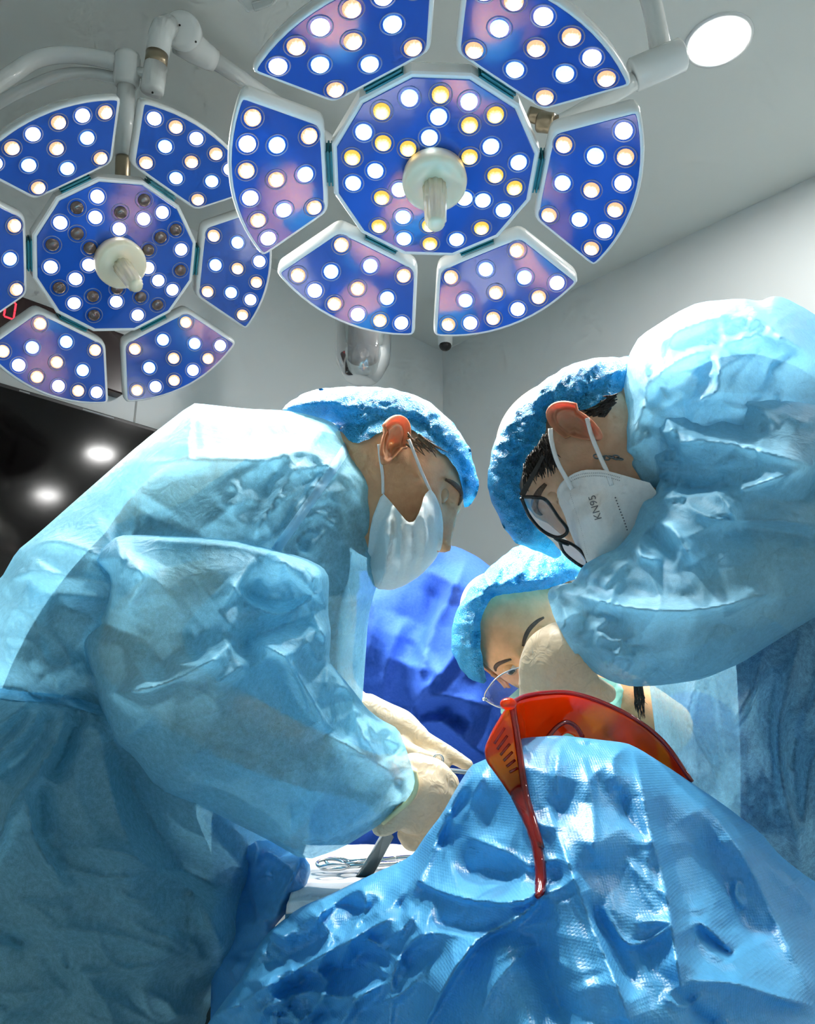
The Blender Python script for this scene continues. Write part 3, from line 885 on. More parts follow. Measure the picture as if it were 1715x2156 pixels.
# yoke of the big lamp
pxtube('yoke_pin', [(1112, 240, 1.56), (1170, 258, 1.57)], [0.014, 0.014], bronze_m, lamp1, 16)
v, f = lathe([(0.016, -0.016), (0.019, -0.013), (0.019, 0.013), (0.016, 0.016)], 20, Matrix.Translation(P(1148, 258, 1.56)) @ axes_to(camdir(0.9, -0.25, 0.3)))
MB().add(v, f).build('yoke_collar', bronze_m, lamp1)
pxtube('yoke_bar', [(1160, 262, 1.585), (1230, 232, 1.60), (1330, 172, 1.60)], [0.012, 0.017, 0.020], white_m, lamp1, 16, 12)
v, f = lathe([(0.028, -0.052), (0.032, -0.048), (0.032, 0.048), (0.028, 0.052)], 28, Matrix.Translation(P(1383, 137, 1.6)) @ axes_to(camdir(0.93, 0.35, 0.1)))
MB().add(v, f).build('knuckle', white_m, lamp1)
pxtube('upper_arm', [(1392, 120, 1.61), (1382, 60, 1.62), (1366, -10, 1.64), (1330, -110, 1.68), (1260, -200, 1.75)], [0.021, 0.020, 0.020, 0.020, 0.020], white_m, lamp1, 20, 20)
pt = P(1260, -200, 1.75)
MB().add(*tube([pt - Vector((0, 0, 0.03)), Vector((pt.x, pt.y, CEIL))], 0.026, 18)).build('ceiling_post', white_m, lamp1)
# bracket of clear and white plastic hanging by the ceiling at the top edge
t = thing('ceiling_bracket', 'white shiny bracket with clear cover above the large lamp', 'bracket', P(540, -10, 1.9))
v, f = loft([[P(x, y, z) for x, y in ((488, -16), (520, 28), (548, 22), (582, 8), (588, -30), (500, -60))] for z in (1.86, 1.93)])
bevel(MB().add(v, f).build('body', white_m, t, smooth=False), 0.006)
v, f = loft([[P(x, y, z) for x, y in ((528, 4), (536, 26), (572, 12), (578, -6))] for z in (1.84, 1.87)])
bevel(MB().add(v, f).build('cover', clear_m, t, smooth=False), 0.004)
pt = P(540, -40, 1.9)
MB().add(*tube([pt, Vector((pt.x, pt.y, CEIL))], 0.012, 12)).build('rod', white_m, t)
# clear tapered plastic cover behind the lamp
cp = P(764, 745, 2.6)
t = thing('clear_cover', 'clear tapered plastic cover hanging between the lamp and the room corner', 'plastic cover', cp - Vector((0, 0, 0.09)))
MB().add(*lathe([(0.092, 0.16), (0.090, 0.10), (0.088, 0.0), (0.084, -0.03), (0.062, -0.075), (0.050, -0.090), (0.030, -0.096), (0.002, -0.098)], 32, Matrix.Translation(cp))).build('shell', clear_m, t)
MB().add(*tube([cp + Vector((0, 0, -0.02)), cp + Vector((0, 0, 0.16))], [0.048, 0.055], 24)).build('inner_core', simple('pinkish_grey', (0.52, 0.46, 0.45), 0.5), t)
MB().add(*tube([cp + Vector((0, 0, 0.15)), Vector((cp.x, cp.y, CEIL))], [0.05, 0.03], 20)).build('ceiling_post', white_m, t)
# small black camera in the ceiling corner
cc = CORNER + Vector((0.0, -0.16, CEIL))
cc = P(937, 728, 3.42)
t = thing('corner_camera', 'small black dome camera in the corner under the ceiling', 'camera', cc)
MB().add(*ball(cc, (0.026, 0.026, 0.022))).build('dome', black_m, t)
MB().add(*tube([cc + Vector((0, 0, 0.005)), Vector((cc.x, cc.y, CEIL))], [0.03, 0.034], 24)).build('mount', white_m, t)

# ------------------------------------------------------------------ people: heads and bodies
def frame3(F, U):
    F = Vector(F).normalized(); U = (Vector(U) - F * F.dot(Vector(U))).normalized(); L = U.cross(F)
    return F, L, U
def head_matrix(px, F, U, scale=1.0):
    c = P(*px); F, L, U = frame3(camdir(*F), camdir(*U))
    return Matrix(((F.x * scale, L.x * scale, U.x * scale, c.x), (F.y * scale, L.y * scale, U.y * scale, c.y), (F.z * scale, L.z * scale, U.z * scale, c.z), (0, 0, 0, 1)))
def sstep(a, b, x):
    t = np.clip((x - a) / (b - a), 0, 1); return t * t * (3 - 2 * t)
def head_arrays(nu=96, nv=72):
    th = np.linspace(0, np.pi, nv + 1)[:, None]; ph = np.linspace(0, 2 * np.pi, nu, endpoint=False)[None]
    sx, sy, sz = np.sin(th) * np.cos(ph), np.sin(th) * np.sin(ph), np.cos(th) * np.ones_like(ph)
    x, y, z = 0.094 * sx, 0.074 * sy, 0.112 * sz
    k = sstep(0.0, -0.112, z)
    y = y * (1 - 0.30 * k); x = np.where(sx < 0, x * (1 - 0.38 * k), x)
    x = x + 0.014 * k                                            # jaw forward
    x = np.where((sx > 0) & (z < 0), x + 0.016 * sstep(-0.02, -0.10, z) * np.clip(sx, 0, 1) ** 0.5 * np.exp(-(y / 0.04) ** 2), x)
    f = sstep(0.05, 0.45, sx)
    g = lambda cy, cz, wy, wz: np.exp(-((y - cy) / wy) ** 2 - ((z - cz) / wz) ** 2)
    for s in (-1, 1):
        x = x - f * 0.013 * g(s * 0.032, 0.006, 0.017, 0.013) + f * 0.006 * g(s * 0.046, -0.026, 0.018, 0.018) + f * 0.006 * g(s * 0.028, 0.028, 0.026, 0.009)
        x = x + f * 0.007 * g(s * 0.011, -0.036, 0.008, 0.009)
        y = y + s * 0.005 * np.exp(-((x - 0.03) / 0.03) ** 2 - ((z + 0.06) / 0.03) ** 2) * (np.sign(sy) == s)
    prof = np.interp(z, [-0.060, -0.048, -0.040, -0.032, -0.01, 0.012, 0.026, 0.05], [0, 0.006, 0.020, 0.026, 0.016, 0.007, 0.003, 0])
    x = x + f * prof * np.exp(-(y / (0.009 + 0.004 * sstep(0.0, -0.04, z))) ** 2)
    x = x + f * 0.006 * g(0, -0.064, 0.020, 0.006) + f * 0.005 * g(0, -0.076, 0.017, 0.006) - f * 0.004 * g(0, -0.070, 0.022, 0.0022) + f * 0.007 * g(0, -0.100, 0.02, 0.014)
    V = np.stack([x, y, z], -1).reshape(-1, 3)
    Fc = []
    for j in range(nv):
        for i in range(nu):
            i2 = (i + 1) % nu
            Fc.append((j * nu + i, (j + 1) * nu + i, (j + 1) * nu + i2, j * nu + i2))
    return V, Fc
HEADV, HEADF = head_arrays()
EAR = 1.16
def ear_arrays(side, out=26, ear_x=-0.010):
    """side +1 = the left ear"""
    nr, na = 14, 44
    V, Fc = [], []
    for back in (0, 1):
        for i in range(nr + 1):
            r = i / nr
            for k in range(na):
                a = 2 * math.pi * k / na
                ca, sa = math.cos(a), math.sin(a)               # ca>0 = towards the back of the head
                w = 0.0175 if ca > 0 else 0.0155
                w *= (1.12 if sa > 0 else 0.80 - 0.18 * max(0, -sa) ** 2)
                e, u = w * ca * r, (0.034 if sa < 0 else 0.031) * sa * r
                h = 0.0055 * math.exp(-((r - 0.90) / 0.09) ** 2) * (1.0 if (sa > -0.55 or ca > 0.3) else 0.35)
                h -= 0.003 * math.exp(-((r - 0.74) / 0.08) ** 2) * (1 if sa > -0.3 else 0)
                h += 0.0035 * math.exp(-((r - 0.55) / 0.12) ** 2) * max(0.0, min(1.0, 0.55 + 0.7 * ca + 0.25 * sa))
                h -= 0.0100 * math.exp(-((e + 0.0035) / 0.0075) ** 2 - ((u + 0.003) / 0.011) ** 2)
                h += 0.0060 * math.exp(-((e + 0.0120) / 0.0045) ** 2 - ((u + 0.005) / 0.006) ** 2)
                h += 0.003 * math.exp(-((e - 0.001) / 0.006) ** 2 - ((u + 0.028) / 0.008) ** 2)
                if r > 0.97: h *= 0.75
                if back: h = h * 0.45 - 0.0048 * (1 - r ** 6)
                ang = math.radians(out)
                x0 = e + 0.0155
                px_, pz_ = x0 * math.cos(ang) - h * math.sin(ang), x0 * math.sin(ang) + h * math.cos(ang)
                tilt = math.radians(14)
                X = -(px_ - 0.0155); Y = pz_ ; Z = u
                X, Z = X * math.cos(tilt) - Z * math.sin(tilt), X * math.sin(tilt) + Z * math.cos(tilt)
                X, Z = X * EAR, Z * EAR
                V.append((X + ear_x, side * (0.0785 + Y * EAR), Z - 0.002))
    n1 = (nr + 1) * na
    for back in (0, 1):
        for i in range(nr):
            for k in range(na):
                k2 = (k + 1) % na
                q = [i * na + k, (i + 1) * na + k, (i + 1) * na + k2, i * na + k2]
                q = [t + back * n1 for t in q]
                Fc.append(tuple(q if (back == 0) == (side < 0) else q[::-1]))
    for k in range(na):
        k2 = (k + 1) % na
        q = (nr * na + k, n1 + nr * na + k, n1 + nr * na + k2, nr * na + k2)
        Fc.append(q if side < 0 else q[::-1])
    return np.array(V), Fc
def xform(M, V):
    A = np.array(M); V = np.asarray(V, float)
    return V @ A[:3, :3].T + A[:3, 3]
def head_tree(HM):
    V = xform(HM, HEADV)
    return BVHTree.FromPolygons([Vector(p) for p in V], [tuple(f) for f in HEADF])
def make_body(parent, HM, chains, mats, ears=(1, -1), voxel=0.012, look=(0, 0), lid=2, ear_x=-0.010, eye_x=0.0655):
    """one skin: head with face and ears, neck, trunk and arms. mats = skin, ear, eye white, iris"""
    mb = MB()
    tmp = MB()
    for ch in chains:
        p3 = [P(*c[:3]) for c in ch]
        k = max(8, 4 * len(ch))
        path = smooth_path(p3, k); rr = np.interp(np.linspace(0, 1, k), np.linspace(0, 1, len(ch)), [c[3] for c in ch])
        tmp.add(*tube(path, list(rr), 16)); tmp.add(*ball(path[0], float(rr[0]))); tmp.add(*ball(path[-1], float(rr[-1])))
    # neck root inside the skull
    me = remeshed('b', tmp, voxel, mats[0], 6)
    v, f = mesh_arrays(me); mb.add(v, f, 0)
    mb.add([tuple(p) for p in xform(HM, HEADV)], HEADF, 0)
    for s in ears:
        V, Fc = ear_arrays(s, ear_x=ear_x); mb.add([tuple(p) for p in xform(HM, V)], Fc, 1)
    for s in (-1, 1):
        c = HM @ Vector((eye_x, s * 0.0315, 0.006)); q = HM.to_3x3()
        sc = q.col[0].length
        v, f = ball((0, 0, 0), 0.0125 * sc, 20, 14); mb.add([Vector(p) + c for p in v], f, 2)
        d = (q @ Vector((1, look[0], look[1]))).normalized()
        rot = axes_to(d).to_3x3()
        v, f = lathe([(0.0056 * sc, 0.0110 * sc), (0.0050 * sc, 0.01225 * sc), (0.0022 * sc, 0.0130 * sc), (0.0003, 0.0131 * sc)], 20); mb.add([rot @ Vector(p) + c for p in v], f, 3)
        # lids: shells over the upper and lower part of the eyeball
        for lo, hi in ((lid, 110), (-100, -24)):
            v, f = [], []
            for i in range(9):
                el = math.radians(lo + (hi - lo) * i / 8)
                for k in range(13):
                    az = math.radians(-80 + 160 * k / 12)
                    rr = 0.0134 * sc
                    v.append(c + q @ Vector((math.cos(el) * math.cos(az), math.cos(el) * math.sin(az), math.sin(el))) / sc * rr)
            for i in range(8):
                for k in range(12): f.append((i * 13 + k, i * 13 + k + 1, (i + 1) * 13 + k + 1, (i + 1) * 13 + k))
            mb.add(v, f, 0)
    return mb.build('body', mats, parent)
def on_head(HM, pts, lift=0.0015):
    """canonical (y, z) face points laid on the front of the head"""
    out = []
    m = HEADV[:, 0] > 0
    Q = HEADV[m]
    for y, z in pts:
        d = (Q[:, 1] - y) ** 2 + (Q[:, 2] - z) ** 2
        i = np.argsort(d)[:4]; w = 1 / (d[i] + 1e-7); x = (Q[i, 0] * w).sum() / w.sum()
        out.append(HM @ Vector((x + lift, y, z)))
    return out
def eyebrow(HM, s, parent, thick=0.0042):
    pts = on_head(HM, [(s * 0.013, 0.021), (s * 0.022, 0.0255), (s * 0.034, 0.0275), (s * 0.046, 0.023), (s * 0.054, 0.016)], 0.0008)
    p = smooth_path(pts, 16)
    rr = [thick * (0.35 + 0.75 * math.sin(math.pi * (0.12 + 0.80 * i / 15))) for i in range(16)]
    fd = (HM.to_3x3() @ Vector((1, s * 0.5, 0))).normalized()
    return MB().add(*tube(p, rr, 8, 0.45, fd)).build('eyebrow', brow_m, parent)
def scrubs_part(parent, chains, m, voxel=0.018, name='scrubs'):
    tmp = MB()
    for ch in chains:
        p3 = [c[0] if isinstance(c[0], Vector) else P(*c[:3]) for c in ch]; r = [c[-1] for c in ch]
        k = 4 * len(ch); path = smooth_path(p3, k); rr = np.interp(np.linspace(0, 1, k), np.linspace(0, 1, len(r)), r)
        tmp.add(*tube(path, list(rr), 18)); tmp.add(*ball(path[0], float(rr[0]))); tmp.add(*ball(path[-1], float(rr[-1])))
    return obj(name, remeshed(name, tmp, voxel, m, 6), parent)
def legs(pelvis, rot=0.0, r=0.085, dx=0.10):
    """two legs straight down to the floor and the soles under them"""
    c, s = math.cos(rot), math.sin(rot); out = []
    for k in (-1, 1):
        a = pelvis + Vector((c * dx * k, s * dx * k, -0.05))
        out.append([(a, r), (Vector((a.x, a.y, 0.48)), r * 0.72), (Vector((a.x, a.y, 0.075)), r * 0.6)])
    return out
def shoes(pelvis, rot, parent, fwd, dx=0.10):
    c, s = math.cos(rot), math.sin(rot)
    for k in (-1, 1):
        a = pelvis + Vector((c * dx * k, s * dx * k, 0)); a.z = 0.035
        f = Vector(fwd)
        MB().add(*tube([a - f * 0.08, a - f * 0.06, a + f * 0.05, a + f * 0.14, a + f * 0.17], [0.02, 0.034, 0.0345, 0.03, 0.012], 14)).build('shoe', simple('shoe_white', (0.6, 0.6, 0.6), 0.5) if 'shoe_white' not in MATS else MATS['shoe_white'], parent)
def strap(name, pts, tree, w, parent, m=strap_m, n=20):
    """elastic that lies on the skin where the skin is nearer"""
    org = Vector((0, 0, CAMZ)); out = []
    for x, y, z in smooth_path(pts, n):
        if tree:
            hit = tree.ray_cast(org, (P(x, y, 1.0) - org).normalized())
            if hit[0] is not None: z = min(z, depth_of(hit[0]) - 0.0015)
        out.append(P(x, y, z))
    return MB().add(*tube(out, w, 8, 0.4, camdir(0, 0, 1))).build(name, m, parent)

def pleats(rim, amp, freq, seed, ext=70.0):
    """gathers that run away from an elastic edge"""
    def fn(x, y):
        d, t, _ = polydist(np.asarray(x, float), np.asarray(y, float), rim)
        return amp * ridged(t * freq, d / ext + seed * 3.3, seed, 2) * np.clip(1.25 - d / 260.0, 0.3, 1)
    return fn

fabric('seam_blue', (0.40, 0.72, 0.92), (0.50, 0.84, 0.97), 0.3, 0.0, fibvar=0.08)
def ribbon(name, pts, w, surf, parent, m, lift=0.002, n=40):
    """band of cloth lying on another cloth"""
    pp = np.array(smooth_path(pts, n)); tg = np.gradient(pp, axis=0); tg /= np.hypot(*tg.T)[:, None]
    nr = np.stack([-tg[:, 1], tg[:, 0]], 1)
    v, f = [], []
    K = 5
    zs = []
    for j in range(K):
        q = pp + nr * w * (j / (K - 1) - 0.5); v += [Vector(p) for p in surf(q[:, 0], q[:, 1], lift)]
    o = len(v); org = Vector((0, 0, CAMZ))
    v += [p + (p - org).normalized() * 0.0015 for p in v]
    for j in range(K - 1):
        for i in range(n - 1):
            q = (j * n + i, j * n + i + 1, (j + 1) * n + i + 1, (j + 1) * n + i)
            f.append(q); f.append(tuple(o + t for t in q[::-1]))
    return MB().add(v, f).build(name, m, parent)

# ------------------------------------------------------------------ surgeon bent over from the left
pelL = P(120, 1960, 1.05)
SL = thing('person', 'person bent forward in a pale blue gown, loose surgical mask, no glasses', 'person', (pelL.x, pelL.y, 0))
HL = head_matrix((822, 1006, 1.10), (0.80, -0.60, 0.10), (0.56, 0.68, -0.45), 1.02)
bodyL = make_body(SL, HL, [
    [(790, 1010, 1.13, 0.055), (740, 1010, 1.13, 0.055), (650, 1020, 1.13, 0.065)],
    [(660, 1010, 1.12, 0.07), (450, 1120, 1.08, 0.11), (280, 1400, 1.06, 0.11), (150, 1800, 1.05, 0.11)],
    [(600, 1040, 1.02, 0.055), (420, 1220, 0.92, 0.045), (290, 1380, 0.87, 0.042), (560, 1560, 0.88, 0.036), (845, 1660, 0.955, 0.028)],
    [(640, 1030, 1.22, 0.055), (690, 1250, 1.22, 0.045), (690, 1440, 1.2, 0.040), (780, 1520, 1.15, 0.028)],
], [skin_l, ear_l, eye_m, iris_m], ears=(1, -1), lid=-26, ear_x=-0.016)
for s in (-1, 1): eyebrow(HL, s, bodyL, 0.0034)
scrubs_part(SL, [[(640, 1040, 1.12, 0.08), (460, 1150, 1.07, 0.11), (280, 1400, 1.05, 0.135), (140, 1800, 1.04, 0.14), (120, 1960, 1.05, 0.15)],
                 [(180, 1750, 1.02, 0.12), (310, 1900, 1.0, 0.09), (320, 2150, 1.0, 0.08)], [(600, 1040, 1.02, 0.062), (440, 1200, 0.93, 0.052)], [(640, 1030, 1.22, 0.062), (690, 1230, 1.22, 0.052)]]
            + legs(pelL, 1.2), dgreen_m)
shoes(pelL, 1.2, SL, (0.8, 0.3, 0))
gownL, gL = cloth('gown', [(690, 884), (722, 905), (748, 938), (786, 972), (800, 1008), (807, 1050), (808, 1130), (806, 1195), (790, 1240), (775, 1300), (768, 1400), (762, 1485), (740, 1560), (700, 1640), (640, 1740),
    (560, 1800), (520, 1860), (523, 1920), (541, 1965), (520, 2010), (470, 2080), (440, 2125), (430, 2180), (425, 2380, 1), (-330, 2380), (-330, 1900), (-300, 1600), (-200, 1400), (-90, 1290), (0, 1222), (35, 1160), (75, 1128), (180, 1035), (300, 930), (405, 849), (430, 851), (520, 861), (600, 864), (645, 872)],
    [(690, 950, 1.10), (790, 1150, 1.10), (450, 1000, 1.06), (300, 1300, 1.02), (0, 1500, 1.0), (500, 1500, 1.02), (740, 1450, 1.08), (200, 1900, 0.98), (480, 1950, 1.0), (-300, 2000, 1.05), (0, 2350, 0.95), (400, 2300, 0.97)],
    gown_m, SL, T=0.155, Tb=0.17, fold_gain=1.1, R=330, res=6, seed=1, crumple=(0.0035, 75), soft=1,
    folds=[
        # shoulder and collar
        ('s', [(405, 852), (402, 900), (396, 965)], 9, 40), ('r', [(300, 978), (440, 966), (560, 968), (620, 950), (655, 945)], 14, 22),
        ('v', [(400, 950), (520, 925), (650, 915)], 10, 26), ('r', [(690, 888), (662, 925), (655, 948), (700, 975), (718, 992)], 12, 14),
        ('r', [(655, 950), (600, 1020), (545, 1110), (532, 1160)], 12, 20), ('v', [(600, 960), (560, 1020), (500, 1090)], 7, 24),
        ('s', [(735, 935), (702, 985), (640, 1075), (575, 1168)], 7, 26), ('s', [(560, 1165), (622, 1070), (685, 985), (715, 940)], 5, 22),
        ('r', [(655, 948), (690, 985), (735, 1010), (760, 1060), (775, 1130)], 9, 14), ('r', [(718, 985), (770, 1020), (792, 1100), (790, 1190)], 9, 14),
        ('v', [(740, 1040), (765, 1120), (770, 1200)], 6, 18), ('r', [(805, 1195), (770, 1250), (730, 1300), (690, 1340)], 9, 16),
        ('r', [(700, 1350), (720, 1420), (760, 1470)], 7, 18), ('v', [(735, 1330), (745, 1400), (740, 1460)], 8, 18),
        ('r', [(480, 1005), (500, 1040), (470, 1070)], 7, 16), ('r', [(420, 1120), (500, 1060), (560, 1050)], 6, 18), ('r', [(640, 1020), (690, 1035), (740, 1030)], 5, 9), ('r', [(655, 1070), (690, 1095), (715, 1110)], 6, 9), ('r', [(650, 1060), (700, 1050), (740, 1075)], 5, 9),
        ('r', [(690, 1110), (655, 1150), (640, 1170)], 6, 14), ('v', [(660, 1090), (640, 1120), (610, 1160)], 5, 12),
        ('s', [(300, 975), (285, 1060), (284, 1120), (240, 1170)], -3, 50), ('v', [(240, 1150), (290, 1120), (330, 1060)], 12, 40),
        # back at the left
        ('r', [(40, 1165), (110, 1140), (190, 1162), (230, 1190)], 12, 26), ('r', [(0, 1235), (60, 1205), (150, 1215), (235, 1232)], 14, 18), ('v', [(60, 1250), (150, 1250), (240, 1260)], 16, 24),
        ('v', [(200, 1330), (240, 1380), (225, 1430)], 14, 30), ('r', [(20, 1420), (10, 1340), (40, 1270), (90, 1230)], 12, 22),
        ('r', [(110, 1270), (190, 1300), (225, 1330)], 8, 18), ('v', [(95, 1400), (80, 1460), (60, 1490)], 10, 24),
        # gathered waist
        ('v', [(-60, 1440), (40, 1450), (85, 1470), (150, 1470), (240, 1500)], 26, 20), ('r', [(65, 1462), (100, 1420), (140, 1400), (180, 1390)], 13, 15), ('r', [(120, 1410), (125, 1460), (190, 1500), (230, 1510)], 12, 16),
        ('r', [(80, 1465), (20, 1510), (-60, 1560)], 16, 16), ('v', [(70, 1480), (20, 1540), (-40, 1590)], 12, 12), ('r', [(100, 1470), (60, 1530), (0, 1580), (-60, 1640)], 18, 17), ('v', [(110, 1500), (60, 1580), (0, 1640)], 13, 14),
        ('r', [(140, 1490), (115, 1570), (55, 1650), (20, 1700), (0, 1760), (-40, 1850)], 20, 13), ('v', [(160, 1530), (125, 1600), (100, 1640)], 20, 17), ('v', [(185, 1505), (150, 1550), (120, 1590)], 16, 14), ('r', [(195, 1505), (190, 1530), (120, 1580)], 12, 14),
        ('r', [(50, 1665), (62, 1720), (75, 1775), (105, 1820), (140, 1870)], 15, 9), ('v', [(85, 1640), (82, 1700), (90, 1760)], 10, 16),
        ('r', [(205, 1520), (230, 1640), (265, 1760), (330, 1840)], 12, 26), ('v', [(240, 1560), (300, 1700), (400, 1840), (460, 1900)], 30, 44), ('r', [(400, 1690), (460, 1770), (510, 1830), (535, 1930)], 14, 22),
        ('r', [(130, 1785), (200, 1788), (270, 1800), (340, 1840), (410, 1880), (460, 1970), (465, 2060)], 15, 18), ('r', [(410, 1880), (430, 1930), (480, 2010)], 10, 14),
        ('r', [(60, 1955), (180, 1960), (300, 1985), (420, 2030)], 8, 16), ('r', [(60, 1980), (120, 2030), (180, 2050), (280, 2040), (400, 2020)], 7, 14), ('r', [(170, 2050), (220, 2110), (240, 2160)], 7, 12), ('r', [(280, 2080), (350, 2110), (390, 2160)], 6, 14), ('r', [(330, 1960), (390, 2000), (440, 2040)], 6, 12),
        ('r', [(120, 1830), (170, 1836), (215, 1847)], 5, 8), ('v', [(0, 1970), (80, 2000), (160, 2090)], 8, 16)],
    rnd=[(36, 120, 5, 8), (26, 90, 5, 7, -35, (520, 960, 800, 1250)), (26, 160, 6, 8, 25, (0, 1800, 450, 2150)), (14, 140, 6, 8, 60, (0, 1150, 260, 1450))])
sleeveL, gS = cloth('sleeve', [(250, 1127), (300, 1126), (480, 1134), (560, 1153), (640, 1174), (680, 1194), (693, 1216), (690, 1290), (697, 1330), (692, 1392), (716, 1420), (750, 1462), (772, 1492), (800, 1514), (838, 1534, 1), (856, 1580, 1), (874, 1640, 1), (868, 1668, 1), (842, 1702),
    (800, 1736), (720, 1786), (642, 1813), (560, 1766), (440, 1706), (330, 1660), (282, 1592), (236, 1560), (214, 1500), (198, 1440), (170, 1352), (176, 1328), (226, 1280), (236, 1216), (199, 1180), (214, 1153)],
    [(600, 1220, 0.90), (250, 1200, 0.90), (200, 1370, 0.88), (420, 1400, 0.87), (400, 1580, 0.87), (640, 1720, 0.90), (690, 1440, 0.93), (850, 1630, 0.965), (760, 1560, 0.95)],
    gown_m, gownL, T=0.085, Tb=0.06, fold_gain=1.1, R=190, res=4.6, seed=2, crumple=(0.003, 70),
    folds=[('v', [(500, 1230), (560, 1262), (630, 1255), (650, 1240)], 40, 30), ('r', [(480, 1222), (515, 1262), (560, 1288), (600, 1292), (640, 1270), (690, 1235)], 18, 14), ('g', [(560, 1180), (640, 1200), (685, 1240)], 12, 28),
           ('v', [(655, 1292), (600, 1318), (540, 1340), (490, 1372)], 32, 20), ('r', [(655, 1290), (680, 1335), (690, 1390), (684, 1480)], 14, 18), ('r', [(650, 1292), (580, 1340), (530, 1352)], 10, 20),
           ('r', [(520, 1345), (590, 1378), (630, 1430), (670, 1500), (690, 1545)], 17, 14), ('v', [(560, 1385), (610, 1450), (650, 1530)], 10, 22),
           ('r', [(500, 1345), (430, 1400), (370, 1430), (300, 1452), (225, 1462)], 19, 17), ('v', [(470, 1300), (400, 1350), (300, 1420)], 12, 40), ('r', [(480, 1380), (420, 1400), (350, 1398)], 9, 12), ('r', [(440, 1440), (470, 1430), (520, 1390)], 9, 14),
           ('r', [(250, 1130), (252, 1200), (238, 1260), (228, 1285)], 12, 15), ('g', [(300, 1170), (270, 1240), (240, 1320)], 14, 40), ('r', [(275, 1180), (300, 1220), (260, 1290)], 7, 16),
           ('r', [(255, 1130), (400, 1140), (560, 1160), (670, 1200)], 10, 16), ('r', [(172, 1350), (215, 1440), (240, 1540), (330, 1650)], 8, 24),
           ('r', [(690, 1545), (740, 1575), (800, 1612), (835, 1640)], 12, 13), ('r', [(700, 1400), (740, 1470), (760, 1540), (800, 1600)], 12, 13), ('v', [(720, 1450), (735, 1510), (720, 1560)], 12, 15), ('r', [(770, 1495), (790, 1545), (840, 1570)], 12, 10), ('v', [(800, 1540), (815, 1570), (830, 1590)], 14, 10), ('r', [(842, 1540), (800, 1530), (775, 1510)], 8, 10),
           ('r', [(640, 1812), (700, 1760), (780, 1700), (835, 1640)], 8, 40), ('r', [(835, 1640), (842, 1670), (840, 1700)], 8, 9), ('v', [(810, 1620), (750, 1660), (650, 1720)], 6, 40)],
    rnd=[(18, 140, 5, 9), (30, 55, 6, 6, None, (690, 1400, 870, 1620)), (14, 70, 6, 7, None, (480, 1200, 690, 1400))])
# back tie at the waist and cuff of the sleeve
ribbon('waist_tie', [(-40, 1452), (30, 1464), (80, 1468), (140, 1474), (210, 1496)], 20, gL, gownL, gown_m, 0.006)
ribbon('shoulder_seam', [(737, 930), (702, 985), (640, 1075), (572, 1170)], 20, gL, gownL, MATS['seam_blue'], 0.002)
capL, _ = cloth('bouffant_cap', [(592, 864), (605, 850), (640, 826), (700, 815), (790, 814), (850, 822), (905, 846), (950, 886), (985, 935), (1000, 985), (1008, 1018), (1000, 1045), (988, 1064, 1), (975, 1066, 1), (972, 1030, 1), (962, 990, 1), (940, 960, 1), (905, 938, 1), (870, 905, 1), (845, 905, 1), (812, 905, 1), (785, 918, 1), (760, 934, 1), (736, 933, 1), (715, 905, 1), (690, 884), (640, 876)],
    [(700, 870, 1.125), (850, 870, 1.115), (960, 980, 1.11), (800, 930, 1.13), (620, 860, 1.13), (1000, 1040, 1.12)], capm, SL, T=0.090, Tb=0.10, cover=(head_tree(HL), 0.006), R=150, res=4, seed=3, crumple=(0.0016, 11), edge_wob=3.0, soft=1, hug=(0.03, 30), pleat=pleats([(690, 884), (736, 933), (812, 905), (870, 905), (940, 960), (975, 1066)], 0.0022, 52, 2),
    rnd=[(90, 55, 3.4, 5, 20), (40, 35, 3, 4, -50), (30, 40, 4.0, 5, 70, (740, 880, 980, 1010))])
maskL, mL = cloth('surgical_mask', [(804, 1036, 1), (822, 1056, 1), (838, 1076, 1), (858, 1100, 1), (872, 1098, 1), (884, 1075, 1), (893, 1042, 1), (906, 1029), (918, 1045), (929, 1075), (933, 1105), (931, 1150), (915, 1180), (885, 1212), (850, 1234), (824, 1243), (790, 1240), (770, 1200), (780, 1100)],
    [(805, 1060, 1.085), (900, 1060, 1.085), (930, 1120, 1.10), (830, 1220, 1.085), (790, 1150, 1.08), (870, 1140, 1.085)], mask_m, SL, T=0.095, Tb=0.05, cover=(head_tree(HL), 0.003), fold_gain=1.5, R=95, res=5, seed=4, crumple=(0.0015, 40),
    folds=[('s', [(826, 1060), (822, 1140), (806, 1236)], 5, 12), ('s', [(845, 1086), (846, 1160), (834, 1240)], 5, 12), ('s', [(868, 1100), (870, 1170), (858, 1232)], 5, 12), ('s', [(888, 1066), (896, 1140), (884, 1212)], 5, 12), ('s', [(906, 1036), (916, 1110), (906, 1188)], 4, 10), ('r', [(806, 1044), (840, 1082), (860, 1106), (880, 1090), (904, 1034)], 3, 7)],
    rnd=[(14, 60, 2.0, 8, 80)])
strap('ear_loop', [(797, 935, 1.02), (800, 965, 1.02), (805, 1000, 1.025), (806, 1040, 1.03)], head_tree(HL), 0.0019, maskL)
strap('ear_loop', [(860, 925, 1.015), (872, 955, 1.015), (890, 1000, 1.02), (906, 1034, 1.045)], head_tree(HL), 0.0019, maskL)
